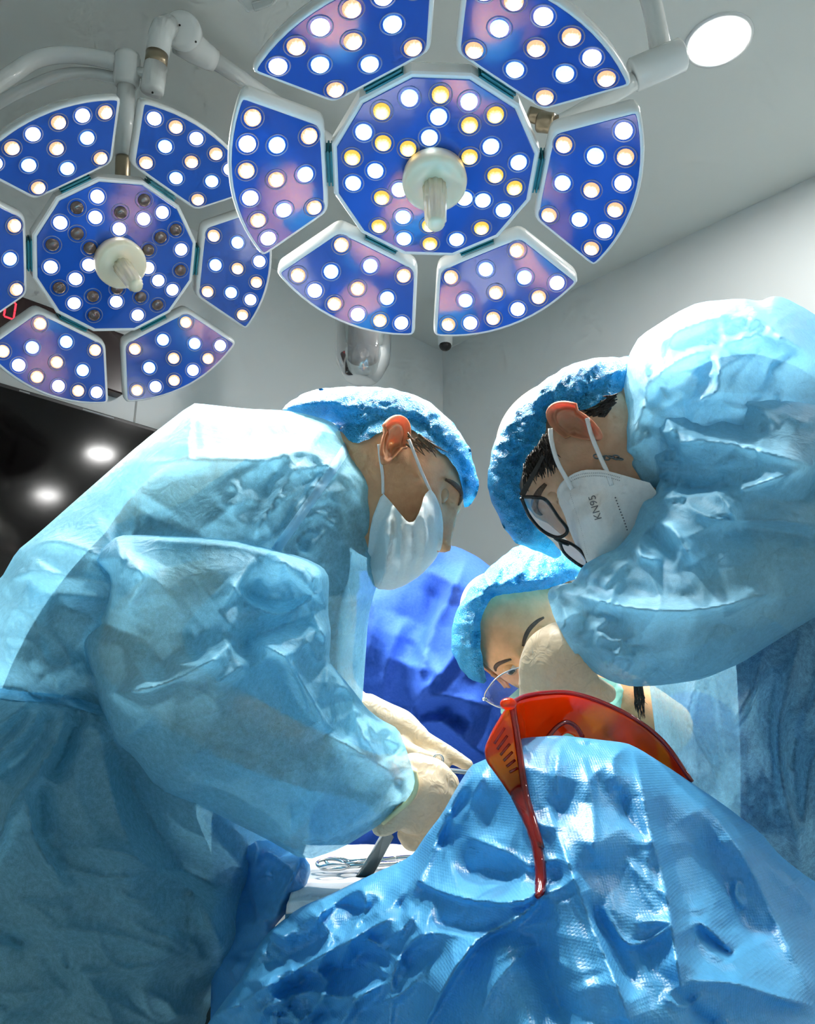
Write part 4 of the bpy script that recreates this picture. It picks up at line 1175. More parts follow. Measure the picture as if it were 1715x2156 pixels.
# strands of hair at the temple
mb = MB()
rr = np.random.default_rng(3)
for k in range(26):
    x, y = 862 + rr.uniform(-8, 40), 905 + rr.uniform(0, 30); y = max(y, 900 + (x - 862) * 0.75)
    l = rr.uniform(25, 60); a = rr.uniform(0.5, 1.2)
    pts = [P(x + l * t * math.cos(a), y + l * t * math.sin(a) * (1 - 0.2 * t), 1.022 + 0.012 * t) for t in np.linspace(0, 1, 6)]
    mb.add(*tube(pts, [0.0011, 0.0012, 0.001, 0.0008, 0.0006, 0.0003], 5))
mb.build('hair', simple('brown_hair', (0.12, 0.065, 0.03), 0.5), SL)

# ------------------------------------------------------------------ surgeon leaning in from the right
pelR = P(1745, 1790, 1.06)
SR = thing('person', 'person bent forward wearing black-framed glasses and a white respirator', 'person', (pelR.x, pelR.y, 0))
HR = head_matrix((1226, 950, 1.02), (-0.33, -0.94, 0.10), (-0.89, 0.20, -0.41), 1.0)
bodyR = make_body(SR, HR, [
    [(1255, 925, 1.03, 0.055), (1310, 895, 1.03, 0.056), (1400, 870, 1.05, 0.055)],
    [(1420, 880, 1.06, 0.06), (1580, 930, 1.06, 0.09), (1720, 1260, 1.07, 0.08), (1755, 1700, 1.05, 0.08)],
    [(1480, 960, 1.0, 0.050), (1600, 1080, 0.94, 0.042), (1720, 1180, 0.90, 0.040), (1450, 1300, 0.885, 0.034), (1215, 1350, 0.915, 0.022)],
    [(1460, 920, 1.14, 0.050), (1560, 1150, 1.16, 0.045), (1500, 1300, 1.13, 0.036), (1420, 1340, 1.08, 0.026)],
], [skin_r, ear_r, eye_m, iris_m], lid=-22, look=(0, -0.35))
for s in (-1, 1): eyebrow(HR, s, bodyR)
scrubs_part(SR, [[(1450, 890, 1.06, 0.07), (1580, 930, 1.07, 0.115), (1720, 1260, 1.07, 0.115), (1755, 1550, 1.05, 0.115), (1755, 1790, 1.06, 0.115)],
                 [(1480, 950, 1.0, 0.055), (1570, 1040, 0.96, 0.048)], [(1430, 900, 1.14, 0.062), (1520, 1060, 1.16, 0.052)]] + legs(pelR, -1.2, 0.07, 0.05), navy_m)
shoes(pelR, -1.2, SR, (-0.8, 0.3, 0), 0.05)
gownR, gR = cloth('gown', [(1318, 762), (1330, 735), (1346, 708), (1420, 660), (1470, 636), (1560, 628), (1600, 634), (1625, 623), (1650, 626), (1700, 652), (1760, 695), (1850, 780), (1950, 950), (2000, 1200), (2000, 1180, 1), (1400, 1398), (1365, 1330), (1350, 1250), (1345, 1150), (1346, 1060), (1328, 1052), (1308, 1010), (1290, 950), (1285, 895), (1292, 850), (1304, 800)],
    [(1310, 900, 1.04), (1350, 750, 1.05), (1600, 700, 1.06), (1600, 1000, 1.04), (1400, 1500, 1.06), (1600, 1600, 1.03), (1900, 1200, 1.08), (1900, 2000, 1.04), (1450, 2100, 1.05)],
    gown2_m, SR, T=0.14, Tb=0.16, fold_gain=1.1, R=300, res=6, seed=11, crumple=(0.0035, 70),
    folds=[('r', [(1346, 712), (1355, 760), (1362, 830), (1340, 900), (1320, 960)], 13, 16), ('r', [(1365, 730), (1450, 690), (1540, 665), (1620, 690), (1715, 780)], 12, 18), ('r', [(1560, 630), (1600, 665), (1640, 700), (1715, 760)], 10, 14),
           ('v', [(1380, 760), (1440, 720), (1520, 700)], 9, 24), ('r', [(1370, 800), (1440, 755), (1500, 735), (1515, 725)], 11, 12), ('r', [(1510, 735), (1515, 790), (1505, 830), (1440, 850)], 12, 14), ('r', [(1515, 730), (1580, 710), (1650, 715), (1720, 760)], 11, 14),
           ('v', [(1400, 830), (1450, 790), (1490, 750)], 10, 22), ('r', [(1410, 765), (1450, 755), (1440, 790), (1400, 800)], 5, 8), ('r', [(1320, 960), (1345, 1000), (1375, 1040)], 9, 12), ('v', [(1360, 860), (1385, 820), (1400, 800)], 10, 18), ('r', [(1308, 960), (1350, 930), (1365, 900)], 8, 12), ('r', [(1370, 790), (1400, 830), (1412, 850)], 8, 16),
           ('r', [(1304, 805), (1300, 870), (1308, 960), (1340, 1040)], 8, 12),
],
    rnd=[(36, 120, 5, 8), (26, 100, 5.5, 7, -30, (1370, 640, 1715, 860))])
skirtR, _ = cloth('gown_skirt', [(1366, 1440), (1352, 1330), (1400, 1260, 1), (2000, 1120), (2035, 1600), (2050, 1950), (2050, 2250, 1), (1430, 2250), (1405, 1900), (1388, 1620), (1374, 1500)],
    [(1370, 1400, 1.06), (1400, 1500, 1.06), (1600, 1600, 1.03), (1900, 1300, 1.06), (1900, 2000, 1.04), (1450, 2100, 1.05)], sheer_m, SR, T=0.155, Tb=0.16, fold_gain=1.0, R=210, res=7, seed=15, crumple=(0.003, 70),
    folds=[('s', [(1470, 1430), (1450, 1520), (1480, 1580), (1520, 1660), (1528, 1695)], 14, 40), ('r', [(1485, 1430), (1500, 1500), (1515, 1600), (1530, 1690)], 12, 18), ('r', [(1605, 1360), (1590, 1440), (1560, 1500), (1540, 1540)], 18, 16), ('v', [(1630, 1400), (1620, 1550), (1640, 1700)], 16, 26),
           ('r', [(1690, 1320), (1665, 1420), (1640, 1520), (1645, 1640), (1675, 1760), (1690, 1840)], 22, 15), ('v', [(1680, 1500), (1670, 1620), (1690, 1740)], 16, 20), ('r', [(1725, 1560), (1700, 1640), (1690, 1760)], 14, 14), ('v', [(1560, 1600), (1580, 1680), (1600, 1740)], 10, 22), ('r', [(1545, 1690), (1580, 1700), (1590, 1740)], 9, 12)],
    rnd=[(14, 220, 9, 11, 88, (1380, 1420, 1715, 1800))])
sleeveR, gSR = cloth('sleeve', [(1392, 862), (1420, 850), (1500, 826), (1600, 828), (1720, 850), (1850, 890), (1930, 980), (1940, 1120), (1850, 1220), (1715, 1299), (1622, 1356), (1560, 1396), (1480, 1430), (1430, 1438), (1380, 1444), (1330, 1446), (1288, 1436), (1250, 1416), (1220, 1390, 1), (1194, 1355, 1), (1166, 1302, 1), (1151, 1252), (1158, 1238), (1180, 1230), (1208, 1226), (1226, 1190), (1262, 1170), (1300, 1154), (1330, 1110), (1345, 1049), (1374, 1046), (1386, 1004), (1363, 962), (1362, 920), (1371, 888)],
    [(1420, 900, 0.98), (1600, 900, 0.95), (1850, 1050, 0.92), (1600, 1150, 0.90), (1400, 1100, 0.95), (1400, 1300, 0.89), (1200, 1290, 0.93), (1600, 1300, 0.89), (1290, 1190, 0.94)],
    gown2_m, gownR, T=0.085, Tb=0.06, fold_gain=1.0, R=170, res=4.6, seed=12, crumple=(0.003, 65),
    folds=[('r', [(1392, 930), (1430, 932), (1500, 928), (1600, 950), (1720, 985)], 18, 18), ('v', [(1440, 900), (1500, 900), (1600, 905)], 10, 26), ('v', [(1400, 960), (1500, 990), (1600, 1000)], 10, 22), ('v', [(1420, 1020), (1480, 1030), (1560, 1020)], 24, 18), ('r', [(1350, 1052), (1400, 1048), (1470, 1045), (1560, 1030), (1700, 985)], 16, 13),
           ('r', [(1500, 1030), (1530, 1060), (1545, 1088), (1538, 1095)], 13, 10), ('r', [(1440, 1055), (1480, 1085), (1540, 1096), (1640, 1096), (1720, 1108)], 14, 12), ('v', [(1520, 1105), (1620, 1115), (1720, 1135)], 12, 18), ('r', [(1392, 865), (1410, 890), (1425, 905), (1480, 930)], 10, 12), ('r', [(1372, 890), (1400, 910), (1425, 895)], 10, 9), ('v', [(1380, 920), (1400, 940), (1430, 940)], 12, 12), ('r', [(1366, 950), (1400, 975), (1432, 975)], 9, 10), ('r', [(1378, 990), (1380, 1040)], 9, 8), ('v', [(1395, 1000), (1420, 1030)], 14, 14),
           ('r', [(1380, 1100), (1410, 1110), (1440, 1150), (1460, 1185)], 14, 12), ('r', [(1345, 1130), (1350, 1170), (1395, 1180)], 14, 12), ('v', [(1360, 1120), (1390, 1150), (1430, 1170)], 12, 14), ('r', [(1440, 1175), (1455, 1160), (1410, 1100)], 7, 9), ('r', [(1270, 1240), (1300, 1200), (1330, 1175)], 9, 12), ('r', [(1240, 1230), (1270, 1200), (1290, 1170)], 8, 12),
           ('r', [(1158, 1240), (1220, 1255), (1300, 1275), (1400, 1285), (1500, 1280), (1650, 1240)], 17, 14), ('v', [(1290, 1240), (1400, 1262), (1480, 1255)], 8, 18), ('r', [(1165, 1260), (1190, 1290), (1180, 1340)], 9, 9), ('r', [(1225, 1295), (1195, 1300), (1180, 1345)], 8, 9), ('r', [(1190, 1355), (1240, 1330), (1290, 1300)], 6, 12), ('r', [(1250, 1330), (1290, 1350), (1340, 1340)], 7, 10), ('r', [(1270, 1420), (1300, 1380), (1310, 1350)], 7, 10), ('r', [(1250, 1360), (1330, 1385), (1340, 1360)], 7, 10), ('r', [(1310, 1445), (1330, 1400), (1340, 1385)], 8, 9),
           ('r', [(1560, 840), (1640, 870), (1715, 900)], 7, 14), ('r', [(1540, 828), (1600, 860), (1640, 900)], 6, 10), ('r', [(1450, 855), (1530, 845), (1600, 860)], 6, 10)],
    rnd=[(30, 120, 5, 8), (16, 40, 6, 5, None, (1360, 860, 1440, 1060)), (20, 60, 5.5, 6, None, (1170, 1160, 1340, 1300))])
capR, _ = cloth('bouffant_cap', [(1330, 748, 1), (1312, 752), (1250, 754), (1200, 766), (1140, 804), (1090, 850), (1060, 890), (1036, 940), (1025, 1000), (1030, 1050), (1060, 1110), (1082, 1140), (1100, 1150), (1132, 1160), (1172, 1178), (1185, 1168, 1), (1170, 1148, 1), (1150, 1130, 1), (1112, 1092, 1), (1096, 1050, 1), (1094, 1010, 1), (1106, 968, 1), (1128, 938, 1), (1150, 908, 1), (1150, 880, 1), (1180, 880, 1), (1215, 866, 1), (1245, 858, 1), (1280, 838, 1), (1315, 822, 1)],
    [(1100, 900, 1.03), (1200, 820, 1.03), (1050, 1020, 1.05), (1120, 1140, 1.06), (1300, 790, 1.05), (1150, 900, 1.045)], capm, SR, T=0.088, Tb=0.10, cover=(head_tree(HR), 0.005), R=110, res=4, seed=13, crumple=(0.0016, 10), edge_wob=2.5, hug=(0.024, 28), pleat=pleats([(1315, 822), (1245, 858), (1180, 880), (1150, 908), (1106, 968), (1094, 1010), (1112, 1092), (1170, 1148)], 0.003, 46, 3),
    rnd=[(60, 60, 4.2, 5, 12, (1025, 850, 1160, 1060)), (50, 50, 4, 5, -60, (1120, 750, 1320, 880)), (30, 40, 3, 4)])
maskR, mR = cloth('respirator', [(1180, 1016, 1), (1204, 998, 1), (1228, 989, 1), (1270, 989, 1), (1310, 1000, 1), (1380, 1020, 1), (1385, 1100), (1360, 1160), (1310, 1200), (1240, 1200), (1228, 1180), (1212, 1150), (1196, 1112), (1188, 1085), (1175, 1058), (1171, 1034)],
    [(1200, 1020, 0.985), (1280, 1010, 0.975), (1200, 1110, 0.99), (1240, 1180, 1.0), (1320, 1080, 0.985), (1350, 1160, 1.0), (1260, 1090, 0.98)], kn_m, SR, T=0.055, Tb=0.03, cover=(head_tree(HR), 0.004), R=90, res=5, seed=14, crumple=(0.0006, 50),
    folds=[('v', [(1200, 1040), (1222, 1110), (1236, 1170)], 2.0, 3.5), ('r', [(1180, 1016), (1228, 992), (1300, 1000)], 2.0, 6), ('g', [(1230, 1060), (1270, 1110), (1300, 1150)], 6, 40)], rnd=[(8, 60, 1.2, 10, 70)])
strap('ear_loop', [(1158, 902, 0.925), (1161, 930, 0.925), (1172, 970, 0.925), (1190, 1005, 0.925), (1204, 1030, 0.928)], head_tree(HR), 0.0026, maskR)
strap('ear_loop', [(1235, 880, 0.925), (1246, 920, 0.925), (1262, 960, 0.922), (1278, 995, 0.918), (1287, 1022, 0.920)], head_tree(HR), 0.0026, maskR)
def stitch(name, pts, sf, m, parent, w=0.0007, step=5.0, lift=0.0006):
    """row of pressed weld dots following the cloth"""
    mb = MB(); pp = np.array(smooth_path(pts, 60)); L = np.concatenate([[0], np.cumsum(np.hypot(*np.diff(pp, axis=0).T))])
    for s in np.arange(0, L[-1], step):
        x, y = np.interp(s, L, pp[:, 0]), np.interp(s, L, pp[:, 1])
        mb.add(*ball(sf(x, y, lift)[0], w, 6, 4))
    o = mb.build(name, m, parent); o['kind'] = 'stuff'
    return o
stitch('weld_dots', [(1181, 1024), (1204, 1005), (1232, 997), (1270, 997), (1306, 1006)], mR, stitch_m, maskR, 0.0006, 4.0)
stitch('weld_dots', [(1178, 1034), (1206, 1011), (1234, 1003), (1270, 1003), (1304, 1012)], mR, stitch_m, maskR, 0.0006, 4.0)
stitch('weld_dots', [(1295, 1048), (1305, 1075), (1314, 1098), (1321, 1120)], mR, ink_m, maskR, 0.0009, 6.5)
stitch('weld_dots', [(1200, 1040), (1222, 1110), (1236, 1170)], mR, stitch_m, maskR, 0.0004, 4.0)
# printed mark on the respirator
cu = bpy.data.curves.new('print', 'FONT'); cu.body = 'KN95'; cu.size = 1.0; cu.extrude = 0.0
to = bpy.data.objects.new('tmp_text', cu); COL.objects.link(to)
dg = bpy.context.evaluated_depsgraph_get(); dg.update()
tm = bpy.data.meshes.new_from_object(to.evaluated_get(dg)); bpy.data.objects.remove(to, do_unlink=True)
bm = bmesh.new(); bm.from_mesh(tm); bmesh.ops.triangulate(bm, faces=bm.faces[:]); bmesh.ops.subdivide_edges(bm, edges=bm.edges[:], cuts=1)
xs = [v.co.x for v in bm.verts]; w_ = max(xs) - min(xs)
A0, A1 = np.array([1266.0, 1091.0]), np.array([1252.0, 1042.0])      # start and end of the base line, px
e = (A1 - A0) / w_; upv = np.array([e[1], -e[0]]) * 1.0
upv = np.array([-abs(e[1]), -abs(e[0]) * -1.0]) if False else np.array([e[1], -e[0]])
for v in bm.verts:
    q = A0 + e * (v.co.x - min(xs)) + upv * v.co.y
    v.co = Vector(mR(q[0], q[1], 0.0007)[0])
me = bpy.data.meshes.new('print'); bm.to_mesh(me); bm.free(); me.materials.append(ink_m)
obj('printed_mark', me, maskR)
# black spectacles
GR = obj('glasses', MB().add(*tube(smooth_path([P(x, y, z) for x, y, z in [(1097, 1046, 0.925), (1128, 1047, 0.92), (1150, 1054, 0.925), (1174, 1088, 0.935), (1193, 1112, 0.945), (1189, 1126, 0.948), (1170, 1131, 0.95), (1140, 1116, 0.945), (1114, 1086, 0.935), (1097, 1048, 0.925)]], 44), 0.0021, 8)).mesh('glasses', black_m), SR)
MB().add(*tube(smooth_path([P(x, y, z) for x, y, z in [(1168, 1132, 0.952), (1180, 1140, 0.957), (1196, 1146, 0.962)]], 8), 0.0024, 8)).build('bridge', black_m, GR)
MB().add(*tube(smooth_path([P(x, y, z) for x, y, z in [(1176, 1136, 0.962), (1186, 1162, 0.972), (1208, 1182, 0.982), (1230, 1194, 0.99), (1236, 1180, 0.985), (1222, 1160, 0.975), (1200, 1144, 0.965), (1176, 1136, 0.962)]], 30), 0.0020, 8)).build('rim', black_m, GR)
v, f = loft([[P(x, y, z + dz) for x, y, z in [(1140, 958, 0.925), (1146, 962, 0.925), (1106, 1042, 0.925), (1096, 1046, 0.925), (1093, 1040, 0.925)]] for dz in (0.0, 0.003)])
MB().add(v, f).build('temple', black_m, GR, smooth=False)
pl = smooth_path([P(x, y, z) for x, y, z in [(1097, 1046, 0.925), (1128, 1047, 0.92), (1150, 1054, 0.925), (1174, 1088, 0.935), (1193, 1112, 0.945), (1189, 1126, 0.948), (1170, 1131, 0.95), (1140, 1116, 0.945), (1114, 1086, 0.935)]], 28)
mb = MB(); mb.add(pl, [tuple(range(len(pl)))]); mb.build('lens', lens_m, GR, smooth=False)
pl = smooth_path([P(x, y, z) for x, y, z in [(1176, 1136, 0.962), (1186, 1162, 0.972), (1208, 1182, 0.982), (1230, 1194, 0.99), (1236, 1180, 0.985), (1222, 1160, 0.975), (1200, 1144, 0.965)]], 20)
mb = MB(); mb.add(pl, [tuple(range(len(pl)))]); mb.build('lens', lens_m, GR, smooth=False)
# cropped hair at nape and sideburn
def hair_patch(name, region, zz, n, l, ang, m, parent, seed, r=0.0009):
    mb = MB(); rr = np.random.default_rng(seed); k = 0
    xs_, ys_ = [p[0] for p in region], [p[1] for p in region]
    zf = tps(zz)
    while k < n:
        x, y = rr.uniform(min(xs_), max(xs_)), rr.uniform(min(ys_), max(ys_))
        if not inside(np.array([x]), np.array([y]), region)[0]: continue
        k += 1; a = math.radians(rr.normal(ang, 14)); q = l * rr.uniform(0.6, 1.3)
        z0 = float(zf(np.array([x]), np.array([y]))[0])
        pts = [P(x + q * t * math.cos(a), y + q * t * math.sin(a), z0 + 0.001 * math.sin(7 * k + 3 * t)) for t in np.linspace(0, 1, 4)]
        mb.add(*tube(pts, [r, r, r * 0.8, r * 0.3], 4))
    o = mb.build(name, m, parent); o['kind'] = 'stuff'
    return o
hair_patch('hair', [(1148, 905), (1160, 930), (1172, 960), (1160, 975), (1120, 985), (1100, 1010), (1102, 970), (1125, 940)], [(1150, 940, 0.932), (1100, 1000, 0.932), (1170, 960, 0.93), (1130, 960, 0.932)], 260, 26, 75, hair_m, SR, 5)
hair_patch('hair', [(1300, 822), (1300, 845), (1262, 890), (1246, 892), (1240, 866), (1260, 856)], [(1300, 830, 0.955), (1240, 880, 0.955), (1260, 870, 0.955), (1230, 870, 0.955)], 200, 26, 150, hair_m, SR, 6)
# chain necklace
nk = None
for k, (x, y) in enumerate([(1256, 961), (1266, 962), (1276, 964), (1286, 962), (1296, 963), (1304, 966)]):
    Mx = Matrix.Translation(P(x, y, 0.934)) @ axes_to(camdir(0.2, 0.9 if k % 2 else 0.3, 0.4 if k % 2 else 0.9))
    v, f = [], []
    for i in range(16):
        a = 2 * math.pi * i / 16
        for j in range(6):
            b = 2 * math.pi * j / 6
            v.append(Mx @ Vector(((0.0042 + 0.0009 * math.cos(b)) * math.cos(a), (0.0026 + 0.0009 * math.cos(b)) * math.sin(a), 0.0009 * math.sin(b))))
    for i in range(16):
        for j in range(6): f.append((i * 6 + j, ((i + 1) % 16) * 6 + j, ((i + 1) % 16) * 6 + (j + 1) % 6, i * 6 + (j + 1) % 6))
    o = MB().add(v, f).build('necklace' if nk is None else 'link', dsteel_m, SR if nk is None else nk)
    nk = nk or o

# ------------------------------------------------------------------ assistant peering in, head tilted
pelW = P(1640, 1950, 1.5)
SW = thing('person', 'person with tilted head in a blue bouffant cap and thin wire glasses', 'person', (pelW.x, pelW.y, 0))
HW = head_matrix((1108, 1330, 1.29), (-0.10, -0.30, 0.95), (-0.70, 0.66, -0.27), 1.06)
bodyW = make_body(SW, HW, [
    [(1170, 1420, 1.30, 0.055), (1290, 1470, 1.31, 0.050), (1370, 1530, 1.33, 0.060), (1430, 1600, 1.36, 0.08)],
    [(1430, 1600, 1.37, 0.09), (1540, 1750, 1.44, 0.11), (1640, 1950, 1.5, 0.12)],
], [skin_w, ear_l, eye_m, iris_m], look=(-0.2, -0.2), lid=12, eye_x=0.0685)
for s in (-1, 1): eyebrow(HW, s, bodyW, 0.0030)
scrubs_part(SW, [[(1420, 1600, 1.37, 0.11), (1540, 1750, 1.44, 0.14), (1640, 1950, 1.5, 0.15)], [(1400, 1590, 1.36, 0.05), (1460, 1560, 1.45, 0.09)]] + legs(pelW, 0.2), navy_m)
shoes(pelW, 0.2, SW, (-0.5, -0.8, 0))
capW_rim = [(1240, 1212), (1150, 1240), (1100, 1246), (1045, 1252), (1028, 1262), (1010, 1300), (1008, 1350), (1016, 1400), (1024, 1438)]
capW, cW = cloth('bouffant_cap', [(1250, 1205, 1), (1225, 1194), (1190, 1164), (1140, 1144), (1090, 1147), (1040, 1184), (1010, 1214), (986, 1240), (966, 1275), (951, 1310), (949, 1370), (964, 1402), (990, 1432), (1024, 1440, 1), (1018, 1402, 1), (1010, 1350, 1), (1012, 1302, 1), (1030, 1264, 1), (1046, 1253, 1), (1100, 1247, 1), (1150, 1241, 1)],
    [(1200, 1190, 1.27), (1100, 1190, 1.27), (980, 1330, 1.27), (1030, 1250, 1.24), (1150, 1230, 1.26), (1000, 1410, 1.27)], capm, SW, T=0.105, Tb=0.10, cover=(head_tree(HW), 0.004), R=105, res=4, seed=21, crumple=(0.0016, 11), edge_wob=2.0, hug=(0.035, 22),
    folds=[('r', [(1035, 1245), (1050, 1200), (1075, 1160)], 7, 6), ('r', [(1035, 1245), (1020, 1215), (1015, 1205)], 7, 5), ('r', [(1030, 1246), (1000, 1235), (985, 1240)], 7, 5), ('r', [(1030, 1248), (990, 1265), (960, 1290)], 7, 5), ('r', [(1040, 1244), (1080, 1215), (1110, 1200)], 7, 6), ('r', [(1045, 1246), (1100, 1228), (1180, 1215)], 8, 8), ('r', [(1030, 1252), (1005, 1290), (990, 1330)], 7, 6), ('v', [(1036, 1246), (1042, 1260)], 10, 8)],
    rnd=[(40, 55, 3.5, 5)], pleat=pleats(capW_rim, 0.003, 34, 4))
maskW, _ = cloth('surgical_mask', [(1050, 1494, 1), (1070, 1468, 1), (1092, 1448, 1), (1130, 1420, 1), (1180, 1410, 1), (1240, 1420, 1), (1316, 1440), (1316, 1500), (1280, 1560), (1200, 1590), (1120, 1570), (1070, 1530)],
    [(1070, 1490, 1.24), (1160, 1450, 1.22), (1280, 1470, 1.27), (1200, 1560, 1.26), (1120, 1540, 1.24)], mint_m, SW, T=0.05, Tb=0.03, cover=(head_tree(HW), 0.004), R=90, res=7, seed=22, crumple=(0.0012, 40), folds=[('r', [(1130, 1440), (1220, 1470), (1310, 1460)], 5, 14), ('r', [(1110, 1480), (1200, 1500), (1300, 1490)], 5, 14), ('g', [(1052, 1500), (1078, 1470), (1100, 1452)], 4, 10)])
GW = obj('glasses', MB().add(*tube(smooth_path([P(x, y, z) for x, y, z in [(1122, 1412, 1.145), (1104, 1405, 1.145), (1076, 1410, 1.15), (1046, 1427, 1.155), (1025, 1452, 1.16), (1020, 1470, 1.165), (1034, 1482, 1.165), (1062, 1492, 1.16), (1094, 1488, 1.155), (1118, 1462, 1.15), (1126, 1430, 1.145), (1122, 1412, 1.145)]], 50), 0.0011, 6)).mesh('glasses', steel_m), SW)
pl = smooth_path([P(x, y, z) for x, y, z in [(1122, 1412, 1.145), (1104, 1405, 1.145), (1076, 1410, 1.15), (1046, 1427, 1.155), (1025, 1452, 1.16), (1020, 1470, 1.165), (1034, 1482, 1.165), (1062, 1492, 1.16), (1094, 1488, 1.155), (1118, 1462, 1.15), (1126, 1430, 1.145)]], 34)
MB().add(pl, [tuple(range(len(pl)))]).build('lens', lens_m, GW, smooth=False)
MB().add(*tube(smooth_path([P(x, y, z) for x, y, z in [(1124, 1418, 1.145), (1140, 1398, 1.14), (1150, 1392, 1.14)]], 6), 0.0011, 6)).build('bridge', steel_m, GW)
MB().add(*tube(smooth_path([P(x, y, z) for x, y, z in [(1150, 1392, 1.14), (1180, 1370, 1.14), (1200, 1340, 1.14), (1190, 1310, 1.145), (1165, 1320, 1.145), (1148, 1360, 1.14), (1150, 1392, 1.14)]], 30), 0.0011, 6)).build('rim', steel_m, GW)
MB().add(*ball(P(1020, 1472, 1.165), (0.004, 0.004, 0.003))).build('hinge', steel_m, GW)
mb = MB(); rr = np.random.default_rng(9)
for k in range(20):
    x = 1344 + rr.normal(0, 6); l = rr.uniform(50, 95)
    mb.add(*tube([P(x + rr.normal(0, 3) * t + 6 * t, 1430 + l * t, 1.262 + 0.004 * t) for t in np.linspace(0, 1, 6)], [0.0012, 0.0012, 0.001, 0.0009, 0.0006, 0.0002], 5))
mb.build('hair', hair_m, SW)

# ------------------------------------------------------------------ assistant in royal blue behind
pelB = P(870, 1800, 1.68)
SB = thing('person', 'person in a royal blue gown standing behind, head hidden by the bent surgeon', 'person', (pelB.x, pelB.y, 0))
HB = head_matrix((866, 1030, 1.60), (0.05, -0.45, 0.85), (0.0, 0.88, 0.45), 0.92)
bodyB = make_body(SB, HB, [[(866, 1050, 1.62, 0.05), (866, 1140, 1.64, 0.05), (866, 1200, 1.66, 0.07)], [(866, 1200, 1.66, 0.09), (868, 1500, 1.68, 0.11), (870, 1800, 1.68, 0.11)]], [skin_w, ear_l, eye_m, iris_m], ears=())
scrubs_part(SB, [[(868, 1500, 1.68, 0.13), (870, 1800, 1.68, 0.15)]] + legs(pelB, 0.0), navy_m)
shoes(pelB, 0.0, SB, (0, -1, 0))
cloth('bouffant_cap', [(800, 1020), (806, 970), (840, 935), (880, 930), (920, 950), (936, 990), (938, 1020, 1), (900, 1010, 1), (850, 1008, 1)], [(866, 980, 1.60), (820, 1010, 1.6), (920, 1010, 1.6), (866, 940, 1.6)], capm, SB, T=0.10, Tb=0.10, R=70, res=8, seed=31, crumple=(0.003, 15))
gownB, gB = cloth('gown', [(660, 1260), (720, 1210), (800, 1196), (870, 1168), (930, 1146), (965, 1152), (1005, 1172), (1036, 1196), (1060, 1240), (1085, 1340), (1100, 1450), (1100, 1600), (1080, 1800), (1080, 2060, 1), (660, 2060), (650, 1700), (640, 1450)],
    [(860, 1180, 1.62), (1000, 1220, 1.58), (700, 1300, 1.60), (870, 1500, 1.60), (1050, 1500, 1.54), (680, 1700, 1.62), (1060, 1800, 1.6), (870, 1980, 1.62)], royal_m, SB, T=0.13, Tb=0.15, R=180, res=7, seed=32, crumple=(0.004, 80),
    folds=[('r', [(985, 1165), (945, 1260), (910, 1330), (890, 1400), (880, 1480)], 26, 22), ('v', [(935, 1220), (900, 1300), (865, 1400)], 22, 26), ('r', [(850, 1300), (815, 1400), (805, 1480)], 14, 20), ('r', [(1000, 1300), (950, 1390), (880, 1470), (860, 1520)], 24, 26), ('r', [(870, 1480), (920, 1465), (980, 1475), (1030, 1490)], 24, 18), ('v', [(870, 1500), (940, 1500), (990, 1530)], 22, 20), ('r', [(840, 1560), (880, 1530), (930, 1520), (1000, 1580), (1050, 1600)], 22, 18), ('r', [(900, 1540), (960, 1500), (1000, 1520)], 14, 14), ('v', [(860, 1560), (930, 1580), (1010, 1630)], 16, 24), ('r', [(770, 1230), (790, 1300), (770, 1400)], 12, 20)],
    rnd=[(16, 150, 8, 14)])

# ------------------------------------------------------------------ gloved hands
def glove(name, chains, m, parent, voxel=0.0026, sm=5):
    tmp = MB()
    for ch in chains:
        p3 = [P(*c[:3]) for c in ch]; k = max(10, 5 * len(ch))
        path = smooth_path(p3, k); rr = np.interp(np.linspace(0, 1, k), np.linspace(0, 1, len(ch)), [c[3] for c in ch])
        tmp.add(*tube(path, list(rr), 14)); tmp.add(*ball(path[0], float(rr[0]))); tmp.add(*ball(path[-1], float(rr[-1])))
    return obj(name, remeshed(name, tmp, voxel, m, sm), parent)
# near hand of the left surgeon, closed on a steel blade
gl = glove('glove', [
    [(815, 1650, 0.955, 0.034), (850, 1662, 0.96, 0.034), (885, 1668, 0.965, 0.036)],
    [(872, 1632, 0.968, 0.026), (912, 1640, 0.972, 0.024), (938, 1652, 0.978, 0.017)],
    [(875, 1665, 0.965, 0.030), (915, 1675, 0.970, 0.026), (942, 1688, 0.98, 0.018)],
    [(870, 1700, 0.965, 0.030), (900, 1712, 0.970, 0.024), (925, 1722, 0.98, 0.018)],
    [(935, 1650, 0.98, 0.013), (956, 1676, 0.995, 0.0125), (944, 1716, 1.005, 0.011), (915, 1728, 1.0, 0.010)],
    [(938, 1686, 0.98, 0.013), (940, 1722, 0.99, 0.0125), (915, 1748, 0.995, 0.011), (892, 1748, 0.99, 0.010)],
    [(920, 1720, 0.98, 0.013), (910, 1752, 0.985, 0.0125), (886, 1772, 0.985, 0.012), (868, 1762, 0.982, 0.010)],
    [(890, 1722, 0.972, 0.016), (884, 1752, 0.975, 0.015), (868, 1772, 0.975, 0.012), (852, 1756, 0.972, 0.010)],
    [(858, 1700, 0.955, 0.020), (832, 1722, 0.95, 0.014), (812, 1738, 0.952, 0.012), (800, 1742, 0.955, 0.0105)],
], glove_m, SL)
MB().add(*tube(smooth_path([P(x, y, z) for x, y, z in [(872, 1622, 0.93), (876, 1650, 0.925), (866, 1680, 0.922), (838, 1706, 0.925), (806, 1732, 0.94)]], 20), 0.0032, 8)).build('glove_cuff', simple('rolled_cuff', (0.93, 0.80, 0.42), 0.5), gl)
